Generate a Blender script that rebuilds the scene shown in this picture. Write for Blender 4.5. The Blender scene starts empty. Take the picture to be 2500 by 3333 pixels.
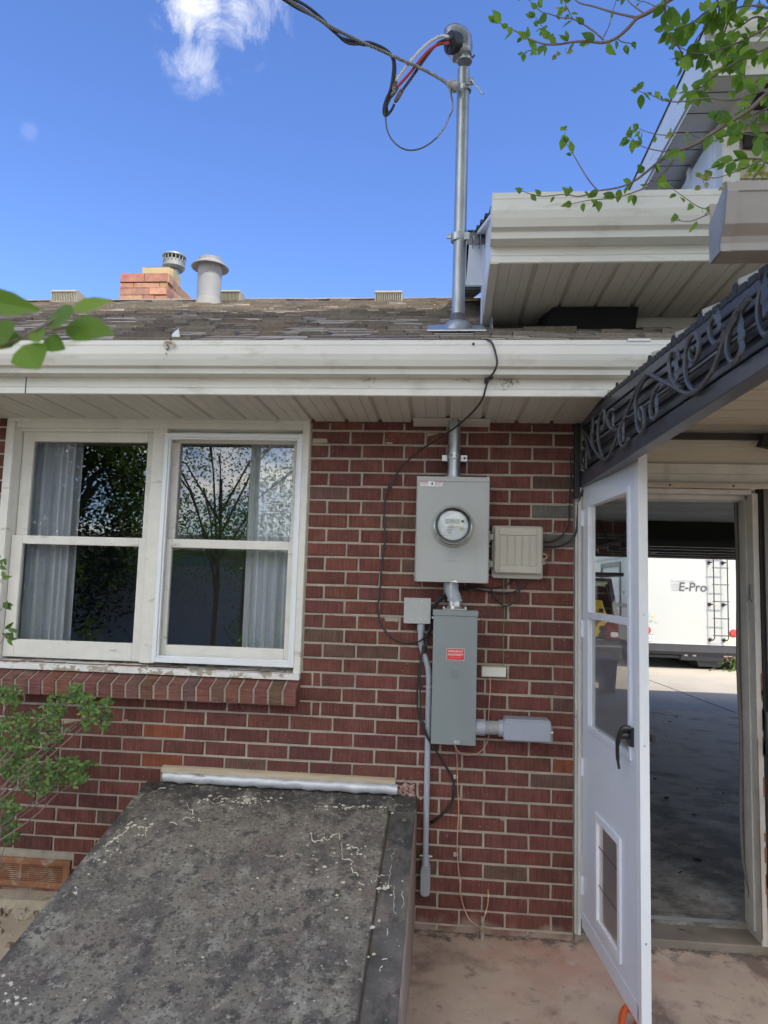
import bpy, bmesh, math, random
from mathutils import Vector, Matrix, noise
random.seed(7)
S = bpy.context.scene
COL = S.collection
# ------------------------------------------------------------------ camera
CAM = Vector((-0.4963, -3.3459, 1.5335))
CR = Vector((0.99597, 0.08484, 0.02903)); CU = Vector((-0.02031, -0.10193, 0.99458)); CW = Vector((-0.08734, 0.99117, 0.09979))
cd = bpy.data.cameras.new('camera'); cam = bpy.data.objects.new('camera', cd); COL.objects.link(cam)
cd.sensor_fit = 'VERTICAL'; cd.sensor_height = 36; cd.sensor_width = 27; cd.lens = 2311 / 3333 * 36
cd.clip_start = 0.02; cd.clip_end = 2000
M = Matrix((CR, CU, -CW)).transposed().to_4x4(); M.translation = CAM; cam.matrix_world = M
cd.dof.use_dof = True; cd.dof.focus_distance = 3.6; cd.dof.aperture_fstop = 6.2
S.camera = cam
# ------------------------------------------------------------------ sky
SUN_EL = math.radians(51); SUN_AZ = math.radians(35)      # azimuth from -Y towards +X
sd = Vector((math.sin(SUN_AZ) * math.cos(SUN_EL), -math.cos(SUN_AZ) * math.cos(SUN_EL), math.sin(SUN_EL)))
W = bpy.data.worlds.new('World'); S.world = W; W.use_nodes = True
nt = W.node_tree; N = nt.nodes; LK = nt.links
for n in list(N): N.remove(n)
out = N.new('ShaderNodeOutputWorld'); bg = N.new('ShaderNodeBackground'); bg.inputs[1].default_value = 0.15
sky = N.new('ShaderNodeTexSky'); sky.sky_type = 'NISHITA'; sky.sun_disc = False
sky.sun_elevation = SUN_EL; sky.sun_rotation = math.pi - SUN_AZ
sky.air_density = 1.0; sky.dust_density = 0.6; sky.ozone_density = 3.0; sky.altitude = 1500
tc = N.new('ShaderNodeTexCoord')
def mth(op, a, b=None, c=None, clamp=False):
    m = N.new('ShaderNodeMath'); m.operation = op; m.use_clamp = clamp
    for i, x in enumerate((a, b, c)):
        if x is None: continue
        if isinstance(x, (int, float)): m.inputs[i].default_value = x
        else: LK.new(x, m.inputs[i])
    return m.outputs[0]
sep = N.new('ShaderNodeSeparateXYZ'); LK.new(tc.outputs['Generated'], sep.inputs[0])
nz = N.new('ShaderNodeTexNoise'); nz.inputs['Scale'].default_value = 3.2; nz.inputs['Detail'].default_value = 8; nz.inputs['Roughness'].default_value = 0.6
mp = N.new('ShaderNodeMapping'); mp.inputs['Scale'].default_value = (1, 1, 2.2); LK.new(tc.outputs['Generated'], mp.inputs[0]); LK.new(mp.outputs[0], nz.inputs[0])
# broken sunlit cloud over the half of the sky the house faces
back = mth('MULTIPLY_ADD', sep.outputs[1], -1.6, -0.1, clamp=True)
cl1 = mth('MULTIPLY', mth('MULTIPLY_ADD', mth('SUBTRACT', nz.outputs[0], 0.40), 6.0, 0.0, clamp=True), back, clamp=True)
# small puffs over the roof: a blob of noise round three directions
def blob(u, v, rad, gain, thr):
    d = (CW + CR * ((u - 1250) / 2311) - CU * ((v - 1666.5) / 2311)).normalized()
    vd = N.new('ShaderNodeVectorMath'); vd.operation = 'DISTANCE'; LK.new(tc.outputs['Generated'], vd.inputs[0]); vd.inputs[1].default_value = d
    n2 = N.new('ShaderNodeTexNoise'); n2.inputs['Scale'].default_value = 17; n2.inputs['Detail'].default_value = 12; n2.inputs['Roughness'].default_value = 0.72; n2.inputs['Distortion'].default_value = 0.5
    LK.new(tc.outputs['Generated'], n2.inputs[0])
    a = mth('MULTIPLY_ADD', vd.outputs['Value'], -1.0 / rad, 1.0, clamp=True)
    edge = mth('MULTIPLY', a, 1.8, clamp=True)
    return mth('MULTIPLY', mth('MULTIPLY', mth('MULTIPLY_ADD', mth('MULTIPLY_ADD', a, .22, n2.outputs[0]), 4.2, -4.2 * thr, clamp=True), edge), gain, clamp=True)
b1 = blob(630, 10, 0.058, 1.0, 0.50); b2 = blob(635, 190, 0.050, 0.55, .56); b3 = blob(800, 10, 0.070, 0.7, .52); b4 = blob(95, 428, 0.014, 0.12, .50)
cf2 = mth('MAXIMUM', b1, mth('MAXIMUM', b2, mth('MAXIMUM', b3, b4)))
hs = N.new('ShaderNodeHueSaturation'); hs.inputs['Saturation'].default_value = 1.15; hs.inputs['Value'].default_value = 1.12; hs.inputs['Hue'].default_value = 0.512
LK.new(sky.outputs[0], hs.inputs['Color'])
mx = N.new('ShaderNodeMixRGB'); LK.new(cl1, mx.inputs[0]); LK.new(hs.outputs[0], mx.inputs[1]); 
cv = N.new('ShaderNodeVectorMath'); cv.operation = 'SCALE'; cv.inputs[0].default_value = (16.0, 15.4, 14.2); LK.new(mth('MULTIPLY_ADD', sep.outputs[2], 1.0, .62), cv.inputs['Scale']); LK.new(cv.outputs[0], mx.inputs[2])
mx2 = N.new('ShaderNodeMixRGB'); LK.new(cf2, mx2.inputs[0]); LK.new(mx.outputs[0], mx2.inputs[1]); mx2.inputs[2].default_value = (3.9, 4.0, 4.3, 1)
LK.new(mx2.outputs[0], bg.inputs[0]); LK.new(bg.outputs[0], out.inputs[0])
# ------------------------------------------------------------------ sun
sl = bpy.data.lights.new('sun', 'SUN'); so = bpy.data.objects.new('sun', sl); COL.objects.link(so)
sl.energy = 2.9; sl.angle = math.radians(0.5); sl.color = (1.0, 0.95, 0.87)
so.rotation_euler = (-sd).to_track_quat('-Z', 'Y').to_euler()
S.view_settings.view_transform = 'Standard'; S.view_settings.look = 'None'; S.view_settings.gamma = 1
S.view_settings.exposure = 0.90
# ------------------------------------------------------------------ pixel -> plane (photo pixels on 2500x3333)
def ray(u, v): return CW + CR * ((u - 1250) / 2311) - CU * ((v - 1666.5) / 2311)
def aY(u, v, y): d = ray(u, v); return CAM + d * ((y - CAM.y) / d.y)
def aX(u, v, x): d = ray(u, v); return CAM + d * ((x - CAM.x) / d.x)
def aZ(u, v, z): d = ray(u, v); return CAM + d * ((z - CAM.z) / d.z)
# ------------------------------------------------------------------ materials
MATS = {}
def newmat(name):
    m = bpy.data.materials.new(name); m.use_nodes = True; m.node_tree.nodes.clear()
    o = m.node_tree.nodes.new('ShaderNodeOutputMaterial'); b = m.node_tree.nodes.new('ShaderNodeBsdfPrincipled')
    m.node_tree.links.new(b.outputs[0], o.inputs[0]); return m, m.node_tree.nodes, m.node_tree.links, b, o
def rgba(c): return (c[0], c[1], c[2], 1)
def mat(name, col, rough=0.6, metal=0.0, var=0.12, scale=6.0, bump=0.0, bscale=60.0, attr=False, spots=None, spec=0.5, stretch=(1, 1, 1), trans=0, layers=()):
    """base colour with mottling; attr multiplies the per-face colour; layers/spots = (colour, scale, lo, hi, stretch) noise-masked patches"""
    if name in MATS: return MATS[name]
    m, n, l, b, o = newmat(name)
    b.inputs['Roughness'].default_value = rough; b.inputs['Metallic'].default_value = metal
    b.inputs['Specular IOR Level'].default_value = spec
    co = n.new('ShaderNodeTexCoord'); 
    mpn = n.new('ShaderNodeMapping'); mpn.inputs['Scale'].default_value = stretch; l.new(co.outputs['Object'], mpn.inputs[0])
    t = n.new('ShaderNodeTexNoise'); t.inputs['Scale'].default_value = scale; t.inputs['Detail'].default_value = 8; t.inputs['Roughness'].default_value = 0.6
    l.new(mpn.outputs[0], t.inputs[0])
    r = n.new('ShaderNodeMapRange'); l.new(t.outputs[0], r.inputs[0]); r.inputs[1].default_value = .28; r.inputs[2].default_value = .72
    r.inputs[3].default_value = 1 - var; r.inputs[4].default_value = 1 + var
    src = None
    if attr:
        a = n.new('ShaderNodeAttribute'); a.attribute_name = 'col'; src = a.outputs[0]
    v = n.new('ShaderNodeVectorMath'); v.operation = 'SCALE'
    if src: l.new(src, v.inputs[0])
    else: v.inputs[0].default_value = col[:3]
    l.new(r.outputs[0], v.inputs['Scale'])
    cur = v.outputs[0]
    for (c2, sc, lo, hi, st, *gr) in list(layers) + list(spots or ()):
        mp2 = n.new('ShaderNodeMapping'); mp2.inputs['Scale'].default_value = st; l.new(co.outputs['Object'], mp2.inputs[0]); mp2.inputs['Location'].default_value = (sc * .37, sc * .11, sc * .73)
        t2 = n.new('ShaderNodeTexNoise'); t2.inputs['Scale'].default_value = sc; t2.inputs['Detail'].default_value = 10; t2.inputs['Roughness'].default_value = .65
        l.new(mp2.outputs[0], t2.inputs[0])
        tout = t2.outputs[0]
        for (ax, k_, b_) in gr:      # bias the patch threshold along an axis of the object
            sx = n.new('ShaderNodeSeparateXYZ'); l.new(co.outputs['Object'], sx.inputs[0]); ma = n.new('ShaderNodeMath'); ma.operation = 'MULTIPLY_ADD'; ma.use_clamp = True
            l.new(sx.outputs[ax], ma.inputs[0]); ma.inputs[1].default_value = k_; ma.inputs[2].default_value = b_; m2 = n.new('ShaderNodeMath'); m2.operation = 'MULTIPLY_ADD'; l.new(ma.outputs[0], m2.inputs[0]); m2.inputs[1].default_value = .22; l.new(tout, m2.inputs[2]); tout = m2.outputs[0]
        r2 = n.new('ShaderNodeMapRange'); l.new(tout, r2.inputs[0]); r2.inputs[1].default_value = lo; r2.inputs[2].default_value = hi
        x = n.new('ShaderNodeMixRGB'); l.new(r2.outputs[0], x.inputs[0]); l.new(cur, x.inputs[1]); x.inputs[2].default_value = rgba(c2); cur = x.outputs[0]
    l.new(cur, b.inputs['Base Color'])
    if bump:
        t3 = n.new('ShaderNodeTexNoise'); t3.inputs['Scale'].default_value = bscale; t3.inputs['Detail'].default_value = 5; l.new(mpn.outputs[0], t3.inputs[0])
        bp = n.new('ShaderNodeBump'); bp.inputs['Strength'].default_value = bump; bp.inputs['Distance'].default_value = .01
        l.new(t3.outputs[0], bp.inputs['Height']); l.new(bp.outputs[0], b.inputs['Normal'])
    MATS[name] = m; return m
def brickmat(name, horiz=False):
    m, n, l, b, o = newmat(name); b.inputs['Roughness'].default_value = .85; b.inputs['Specular IOR Level'].default_value = .25
    co = n.new('ShaderNodeTexCoord'); a = n.new('ShaderNodeAttribute'); a.attribute_name = 'col'
    mp_ = n.new('ShaderNodeMapping'); mp_.inputs['Scale'].default_value = (9, 60, 120) if horiz else (165, 60, 9); l.new(co.outputs['Object'], mp_.inputs[0])
    t = n.new('ShaderNodeTexNoise'); t.inputs['Scale'].default_value = 1; t.inputs['Detail'].default_value = 2; l.new(mp_.outputs[0], t.inputs[0])
    t2 = n.new('ShaderNodeTexNoise'); t2.inputs['Scale'].default_value = 14; t2.inputs['Detail'].default_value = 8; l.new(co.outputs['Object'], t2.inputs[0])
    r = n.new('ShaderNodeMapRange'); l.new(t.outputs[0], r.inputs[0]); r.inputs[1].default_value = .33; r.inputs[2].default_value = .62; r.inputs[3].default_value = .74; r.inputs[4].default_value = 1.15
    r2 = n.new('ShaderNodeMapRange'); l.new(t2.outputs[0], r2.inputs[0]); r2.inputs[1].default_value = .3; r2.inputs[2].default_value = .7; r2.inputs[3].default_value = .78; r2.inputs[4].default_value = 1.2
    mu = n.new('ShaderNodeMath'); mu.operation = 'MULTIPLY'; l.new(r.outputs[0], mu.inputs[0]); l.new(r2.outputs[0], mu.inputs[1])
    v = n.new('ShaderNodeVectorMath'); v.operation = 'SCALE'; l.new(a.outputs[0], v.inputs[0]); l.new(mu.outputs[0], v.inputs['Scale'])
    # pale lime flecks
    t4 = n.new('ShaderNodeTexNoise'); t4.inputs['Scale'].default_value = 95; t4.inputs['Detail'].default_value = 3; l.new(co.outputs['Object'], t4.inputs[0])
    r4 = n.new('ShaderNodeMapRange'); l.new(t4.outputs[0], r4.inputs[0]); r4.inputs[1].default_value = .66; r4.inputs[2].default_value = .74; r4.inputs[4].default_value = .55
    x = n.new('ShaderNodeMixRGB'); l.new(r4.outputs[0], x.inputs[0]); l.new(v.outputs[0], x.inputs[1]); x.inputs[2].default_value = (.45, .32, .27, 1)
    # pale scum low on the wall
    sp = n.new('ShaderNodeSeparateXYZ'); l.new(co.outputs['Object'], sp.inputs[0])
    t5 = n.new('ShaderNodeTexNoise'); t5.inputs['Scale'].default_value = 5; t5.inputs['Detail'].default_value = 8; l.new(co.outputs['Object'], t5.inputs[0])
    ad = n.new('ShaderNodeMath'); ad.operation = 'MULTIPLY_ADD'; l.new(sp.outputs[2], ad.inputs[0]); ad.inputs[1].default_value = -2.2; l.new(t5.outputs[0], ad.inputs[2])
    r5 = n.new('ShaderNodeMapRange'); l.new(ad.outputs[0], r5.inputs[0]); r5.inputs[1].default_value = .30; r5.inputs[2].default_value = .46; r5.inputs[4].default_value = .75
    x2 = n.new('ShaderNodeMixRGB'); l.new(r5.outputs[0], x2.inputs[0]); l.new(x.outputs[0], x2.inputs[1]); x2.inputs[2].default_value = (.36, .28, .22, 1)
    l.new(x2.outputs[0], b.inputs['Base Color'])
    bp = n.new('ShaderNodeBump'); bp.inputs['Strength'].default_value = .8; bp.inputs['Distance'].default_value = .004; l.new(t.outputs[0], bp.inputs['Height']); l.new(bp.outputs[0], b.inputs['Normal'])
    return m
def glassmat(name, tint=(.9, .93, .92), refl=.06, rough=0.0, ior=1.5):
    m = bpy.data.materials.new(name); m.use_nodes = True; n = m.node_tree.nodes; l = m.node_tree.links; n.clear()
    o = n.new('ShaderNodeOutputMaterial'); tr = n.new('ShaderNodeBsdfTransparent'); tr.inputs[0].default_value = rgba(tint)
    g = n.new('ShaderNodeBsdfGlossy'); g.inputs['Roughness'].default_value = rough; g.inputs[0].default_value = (1, 1, 1, 1)
    f = n.new('ShaderNodeFresnel'); f.inputs[0].default_value = ior
    a = n.new('ShaderNodeMath'); a.operation = 'ADD'; a.use_clamp = True; l.new(f.outputs[0], a.inputs[0]); a.inputs[1].default_value = refl
    x = n.new('ShaderNodeMixShader'); l.new(a.outputs[0], x.inputs[0]); l.new(tr.outputs[0], x.inputs[1]); l.new(g.outputs[0], x.inputs[2]); l.new(x.outputs[0], o.inputs[0])
    return m
def leafmat(name, c1, c2, tl=.35):
    m = bpy.data.materials.new(name); m.use_nodes = True; n = m.node_tree.nodes; l = m.node_tree.links; n.clear()
    o = n.new('ShaderNodeOutputMaterial'); b = n.new('ShaderNodeBsdfPrincipled'); b.inputs['Roughness'].default_value = .5; b.inputs['Specular IOR Level'].default_value = .35
    t = n.new('ShaderNodeBsdfTranslucent'); a = n.new('ShaderNodeAttribute'); a.attribute_name = 'col'
    x = n.new('ShaderNodeMixRGB'); l.new(a.outputs['Fac'], x.inputs[0]); x.inputs[1].default_value = rgba(c1); x.inputs[2].default_value = rgba(c2)
    l.new(x.outputs[0], b.inputs['Base Color'])
    h = n.new('ShaderNodeMixRGB'); h.blend_type = 'MULTIPLY'; h.inputs[0].default_value = 1; l.new(x.outputs[0], h.inputs[1]); h.inputs[2].default_value = (1.5, 1.6, .6, 1); l.new(h.outputs[0], t.inputs[0])
    ms = n.new('ShaderNodeMixShader'); ms.inputs[0].default_value = tl; l.new(b.outputs[0], ms.inputs[1]); l.new(t.outputs[0], ms.inputs[2]); l.new(ms.outputs[0], o.inputs[0])
    return m
# ------------------------------------------------------------------ mesh builder
ORG = {}
class MB:
    def __init__(s): s.v = []; s.f = []; s.c = []; s.col = None
    def face(s, pts):
        i = len(s.v); s.v.extend([Vector(p) for p in pts]); s.f.append(tuple(range(i, i + len(pts)))); s.c.append(s.col)
    def addf(s, base, idx): s.f.append(tuple(base + i for i in idx)); s.c.append(s.col)
    def hexa(s, p):   # p: 8 points, bottom 4 ccw then top 4
        b = len(s.v); s.v.extend([Vector(q) for q in p])
        for idx in ((3, 2, 1, 0), (4, 5, 6, 7), (0, 1, 5, 4), (1, 2, 6, 5), (2, 3, 7, 6), (3, 0, 4, 7)): s.addf(b, idx)
        return s
    def box(s, x0, x1, y0, y1, z0, z1):
        if x0 > x1: x0, x1 = x1, x0
        if y0 > y1: y0, y1 = y1, y0
        if z0 > z1: z0, z1 = z1, z0
        return s.hexa([(x0, y0, z0), (x1, y0, z0), (x1, y1, z0), (x0, y1, z0), (x0, y0, z1), (x1, y0, z1), (x1, y1, z1), (x0, y1, z1)])
    def bbox(s, x0, x1, y0, y1, z0, z1, b=.002):    # box whose camera-side (-y) face is chamfered
        b0 = len(s.v)
        P = [(x0, y1, z0), (x1, y1, z0), (x1, y1, z1), (x0, y1, z1), (x0, y0 + b, z0), (x1, y0 + b, z0), (x1, y0 + b, z1), (x0, y0 + b, z1),
             (x0 + b, y0, z0 + b), (x1 - b, y0, z0 + b), (x1 - b, y0, z1 - b), (x0 + b, y0, z1 - b)]
        s.v.extend([Vector(q) for q in P])
        for k in range(4):
            j = (k + 1) % 4; s.addf(b0, (4 + k, 4 + j, j, k)[::-1]); s.addf(b0, (8 + k, 8 + j, 4 + j, 4 + k)[::-1])
        s.addf(b0, (8, 9, 10, 11)); return s
    def prism(s, prof, axis, a0, a1):   # prof list of 2D points in the other two axes (order xyz minus axis)
        def mk(p, a):
            if axis == 'x': return Vector((a, p[0], p[1]))
            if axis == 'y': return Vector((p[0], a, p[1]))
            return Vector((p[0], p[1], a))
        b = len(s.v); n = len(prof); s.v.extend([mk(p, a0) for p in prof] + [mk(p, a1) for p in prof])
        s.addf(b, tuple(range(n))); s.addf(b, tuple(range(2 * n - 1, n - 1, -1)))
        for i in range(n): j = (i + 1) % n; s.addf(b, (i, i + n, j + n, j))
        return s
    def sheet(s, prof, axis, a0, a1):   # open profile extruded, no caps
        def mk(p, a):
            if axis == 'x': return Vector((a, p[0], p[1]))
            if axis == 'y': return Vector((p[0], a, p[1]))
            return Vector((p[0], p[1], a))
        b = len(s.v); n = len(prof); s.v.extend([mk(p, a0) for p in prof] + [mk(p, a1) for p in prof])
        for i in range(n - 1): s.addf(b, (i, i + 1, i + 1 + n, i + n))
        return s
    def tube(s, pts, r, seg=8, cap=True):
        pts = [Vector(p) for p in pts]; n = len(pts); b = len(s.v)
        rr = r if isinstance(r, (list, tuple)) else [r] * n
        t0 = (pts[1] - pts[0]).normalized(); up = Vector((0, 0, 1)) if abs(t0.z) < .9 else Vector((1, 0, 0))
        nx = t0.cross(up).normalized()
        for i, p in enumerate(pts):
            t = (pts[min(i + 1, n - 1)] - pts[max(i - 1, 0)])
            t = t.normalized() if t.length > 1e-9 else t0
            nx = (nx - t * nx.dot(t)); nx = nx.normalized() if nx.length > 1e-6 else t.orthogonal().normalized()
            ny = t.cross(nx)
            for k in range(seg):
                a = 2 * math.pi * k / seg; s.v.append(p + (nx * math.cos(a) + ny * math.sin(a)) * rr[i])
        for i in range(n - 1):
            for k in range(seg): k2 = (k + 1) % seg; s.addf(b, (i * seg + k, i * seg + k2, (i + 1) * seg + k2, (i + 1) * seg + k))
        if cap:
            s.addf(b, tuple(range(seg - 1, -1, -1))); s.addf(b, tuple((n - 1) * seg + k for k in range(seg)))
        return s
    def lathe(s, prof, origin, axis=(0, 0, 1), seg=24, cap=True):  # prof (radius, height along axis)
        ax = Vector(axis).normalized(); e1 = ax.orthogonal().normalized(); e2 = ax.cross(e1); o = Vector(origin); b = len(s.v); n = len(prof)
        for r, h in prof:
            for k in range(seg):
                a = 2 * math.pi * k / seg; s.v.append(o + ax * h + (e1 * math.cos(a) + e2 * math.sin(a)) * max(r, 1e-5))
        for i in range(n - 1):
            for k in range(seg): k2 = (k + 1) % seg; s.addf(b, (i * seg + k, i * seg + k2, (i + 1) * seg + k2, (i + 1) * seg + k))
        if cap: s.addf(b, tuple(range(seg - 1, -1, -1))); s.addf(b, tuple((n - 1) * seg + k for k in range(seg)))
        return s
    def rbox(s, x0, x1, y0, y1, z0, z1, r=.01, seg=4, ch=.003):  # box with rounded corners in the XZ plane, chamfered front
        prof = []
        for cx, cz, a0 in ((x1 - r, z0 + r, -90), (x1 - r, z1 - r, 0), (x0 + r, z1 - r, 90), (x0 + r, z0 + r, 180)):
            for k in range(seg + 1):
                a = math.radians(a0 + 90 * k / seg); prof.append((cx, cz, math.cos(a), math.sin(a)))
        n = len(prof); b = len(s.v)
        for (yy, rr) in ((y1, r), (y0 + ch, r), (y0, r - ch)):
            for cx, cz, ca, sa in prof: s.v.append(Vector((cx + ca * rr, yy, cz + sa * rr)))
        for q in range(2):
            for k in range(n): k2 = (k + 1) % n; s.addf(b, (q * n + k, q * n + k2, (q + 1) * n + k2, (q + 1) * n + k)[::-1])
        s.addf(b, tuple(2 * n + k for k in range(n))); s.addf(b, tuple(range(n - 1, -1, -1)))
        return s
    def pieces(s, name, m, parent=None, smooth=False, bevel=0, marks=None):   # every connected piece its own object
        n = len(s.v); root = list(range(n))
        def fd(a):
            while root[a] != a: root[a] = root[root[a]]; a = root[a]
            return a
        if marks:
            for a, b in zip(marks, marks[1:] + [n]):
                for k in range(a + 1, b): root[k] = a
        for f in s.f:
            for k in f[1:]: root[fd(k)] = fd(f[0])
        g = {}
        for f, c in zip(s.f, s.c): g.setdefault(fd(f[0]), []).append((f, c))
        outs = []
        for fs in g.values():
            q = MB(); mp_ = {}
            for f, c in fs:
                for k in f:
                    if k not in mp_: mp_[k] = len(q.v); q.v.append(s.v[k])
                q.f.append(tuple(mp_[k] for k in f)); q.c.append(c)
            outs.append(q.build(name, m, parent, smooth, bevel))
        return outs
    def build(s, name, m, parent=None, smooth=False, bevel=0, local=False):
        me = bpy.data.meshes.new(name); o_ = ORG.get(parent.name, Vector()) if parent and not local else Vector()
        me.from_pydata([v - o_ for v in s.v], [], s.f); me.update()
        if any(c is not None for c in s.c):
            at = me.color_attributes.new('col', 'FLOAT_COLOR', 'CORNER'); li = 0
            data = []
            for f, c in zip(s.f, s.c):
                c = c if c is not None else (1, 1, 1)
                data.extend((c[0], c[1], c[2], 1.0) * len(f))
            at.data.foreach_set('color', data)
        if smooth:
            me.polygons.foreach_set('use_smooth', [True] * len(me.polygons))
        o = bpy.data.objects.new(name, me); COL.objects.link(o); me.materials.append(m)
        if parent: o.parent = parent; ORG[o.name] = o_.copy()
        if smooth:
            md = o.modifiers.new('es', 'EDGE_SPLIT'); md.split_angle = math.radians(38)
        if bevel:
            md = o.modifiers.new('bv', 'BEVEL'); md.width = bevel; md.segments = 2; md.limit_method = 'ANGLE'; md.angle_limit = math.radians(40)
        return o
def tag(o, label=None, cat=None, group=None, kind=None):
    if label: o['label'] = label
    if cat: o['category'] = cat
    if group: o['group'] = group
    if kind: o['kind'] = kind
    return o
def thing(name, loc, label, cat, group=None):
    o = bpy.data.objects.new(name, None); COL.objects.link(o); o.location = loc; o.empty_display_size = .1; ORG[o.name] = Vector(loc)
    return tag(o, label, cat, group)
def smooth_path(pts, k=6):      # Catmull-Rom
    pts = [Vector(p) for p in pts]; P = [pts[0] * 2 - pts[1]] + pts + [pts[-1] * 2 - pts[-2]]; o = []
    for i in range(1, len(P) - 2):
        for j in range(k):
            t = j / k; a, b, c, d = P[i - 1], P[i], P[i + 1], P[i + 2]
            o.append(.5 * ((2 * b) + (c - a) * t + (2 * a - 5 * b + 4 * c - d) * t * t + (3 * b - a - 3 * c + d) * t ** 3))
    o.append(pts[-1]); return o
def text(s, size, origin, m, parent, name='lettering', xs=1.0, depth=.0006, right=Vector((1, 0, 0)), up=Vector((0, 0, 1)), align='CENTER', shear=0, bold=0):
    cu = bpy.data.curves.new('t', 'FONT'); cu.body = s; cu.size = size; cu.align_x = align; cu.align_y = 'CENTER'; cu.extrude = depth; cu.shear = shear; cu.offset = bold
    to = bpy.data.objects.new('t', cu); COL.objects.link(to); dg = bpy.context.evaluated_depsgraph_get(); dg.update()
    me = bpy.data.meshes.new_from_object(to.evaluated_get(dg)); bpy.data.objects.remove(to)
    n = right.cross(up); o_ = ORG.get(parent.name, Vector()) if parent else Vector()
    for v in me.vertices: v.co = Vector(origin) + right * v.co.x * xs + up * v.co.y + n * v.co.z - o_
    me.materials.clear(); me.materials.append(m); o = bpy.data.objects.new(name, me); COL.objects.link(o)
    if parent: o.parent = parent; ORG[o.name] = o_.copy()
    return o
# ------------------------------------------------------------------ shared materials
WPAINT = mat('cream_painted_metal', (.61, .61, .56), .42, var=.06, scale=3, layers=[((.42, .40, .34), 5, .56, .8, (1, 1, 2)), ((.22, .19, .15), 60, .67, .8, (1, 1, 1)), ((.25, .22, .17), 150, .66, .72, (1, 1, 1)), ((.40, .37, .30), 2.2, .60, .74, (1, 1, 4))])
SOFFIT = mat('soffit_metal', (.53, .51, .45), .5, var=.05, scale=4, layers=[((.40, .37, .30), 3, .58, .8, (1, 1, 1))])
FRAME = mat('weathered_window_paint', (.64, .63, .57), .55, var=.08, scale=9, bump=.15, bscale=50, layers=[((.34, .31, .25), 7, .62, .72, (1, 1, 3)), ((.2, .16, .12), 70, .68, .76, (1, 1, .5))])
PEEL = mat('peeling_sill_paint', (.66, .66, .62), .6, var=.08, scale=20, bump=.5, bscale=30, layers=[((.33, .29, .22), 16, .52, .55, (1, 1, 1.5))])
ALU = mat('white_aluminium', (.70, .73, .74), .35, var=.03)
DOORW = mat('white_door_enamel', (.67, .71, .775), .32, var=.035, scale=3, layers=[((.50, .49, .48), 4, .58, .85, (1, 1, .6)), ((.40, .37, .33), 26, .66, .78, (1, 1, .5))])
GALV = mat('galvanised_steel', (.36, .38, .375), .42, .8, var=.25, scale=22, stretch=(1, 1, .25), layers=[((.36, .39, .38), 14, .5, .7, (1, 1, .4))])
GALV2 = mat('bright_zinc', (.40, .42, .42), .42, .85, var=.1, scale=30)
MORTAR = mat('mortar', (.375, .335, .265), .95, var=.18, scale=18, bump=.6, bscale=120, layers=[((.28, .24, .19), 4, .55, .75, (1, 1, 1))])
BRICK = brickmat('rug_face_brick'); BRICKH = brickmat('sill_brick', True)
DARK = mat('dark_interior', (.02, .02, .022), .8, var=.2)
BLK = mat('black_rubber', (.018, .018, .02), .45, var=.2, scale=20)
GREYBOX = mat('grey_powder_coat', (.34, .36, .345), .42, var=.05, scale=3, layers=[((.28, .285, .265), 3, .52, .8, (1, 1, .35)), ((.46, .46, .44), 50, .70, .74, (1, 1, .25))])
GREYBOX2 = mat('slate_powder_coat', (.20, .235, .235), .42, var=.06, scale=4, layers=[((.16, .185, .18), 3.4, .52, .8, (1, 1, .35)), ((.34, .36, .35), 55, .71, .75, (1, 1, .25))])
PVC = mat('grey_pvc', (.33, .36, .40), .45, var=.06, scale=10, layers=[((.22, .21, .19), 9, .58, .8, (1, 1, 1))])
PLAST = mat('beige_plastic', (.40, .39, .33), .5, var=.07, scale=8, layers=[((.28, .27, .22), 12, .6, .8, (1, 1, 1))])
COPPER = mat('copper_wire', (.62, .36, .25), .45, .4, var=.2, scale=30)
SCREW = mat('screw_zinc', (.6, .6, .58), .3, .8)
WHITE = mat('sticker_white', (.66, .66, .66), .5, var=.02)
RED = mat('sticker_red', (.62, .03, .03), .4, var=.04)
INK = mat('ink_black', (.02, .02, .02), .6)
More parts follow.
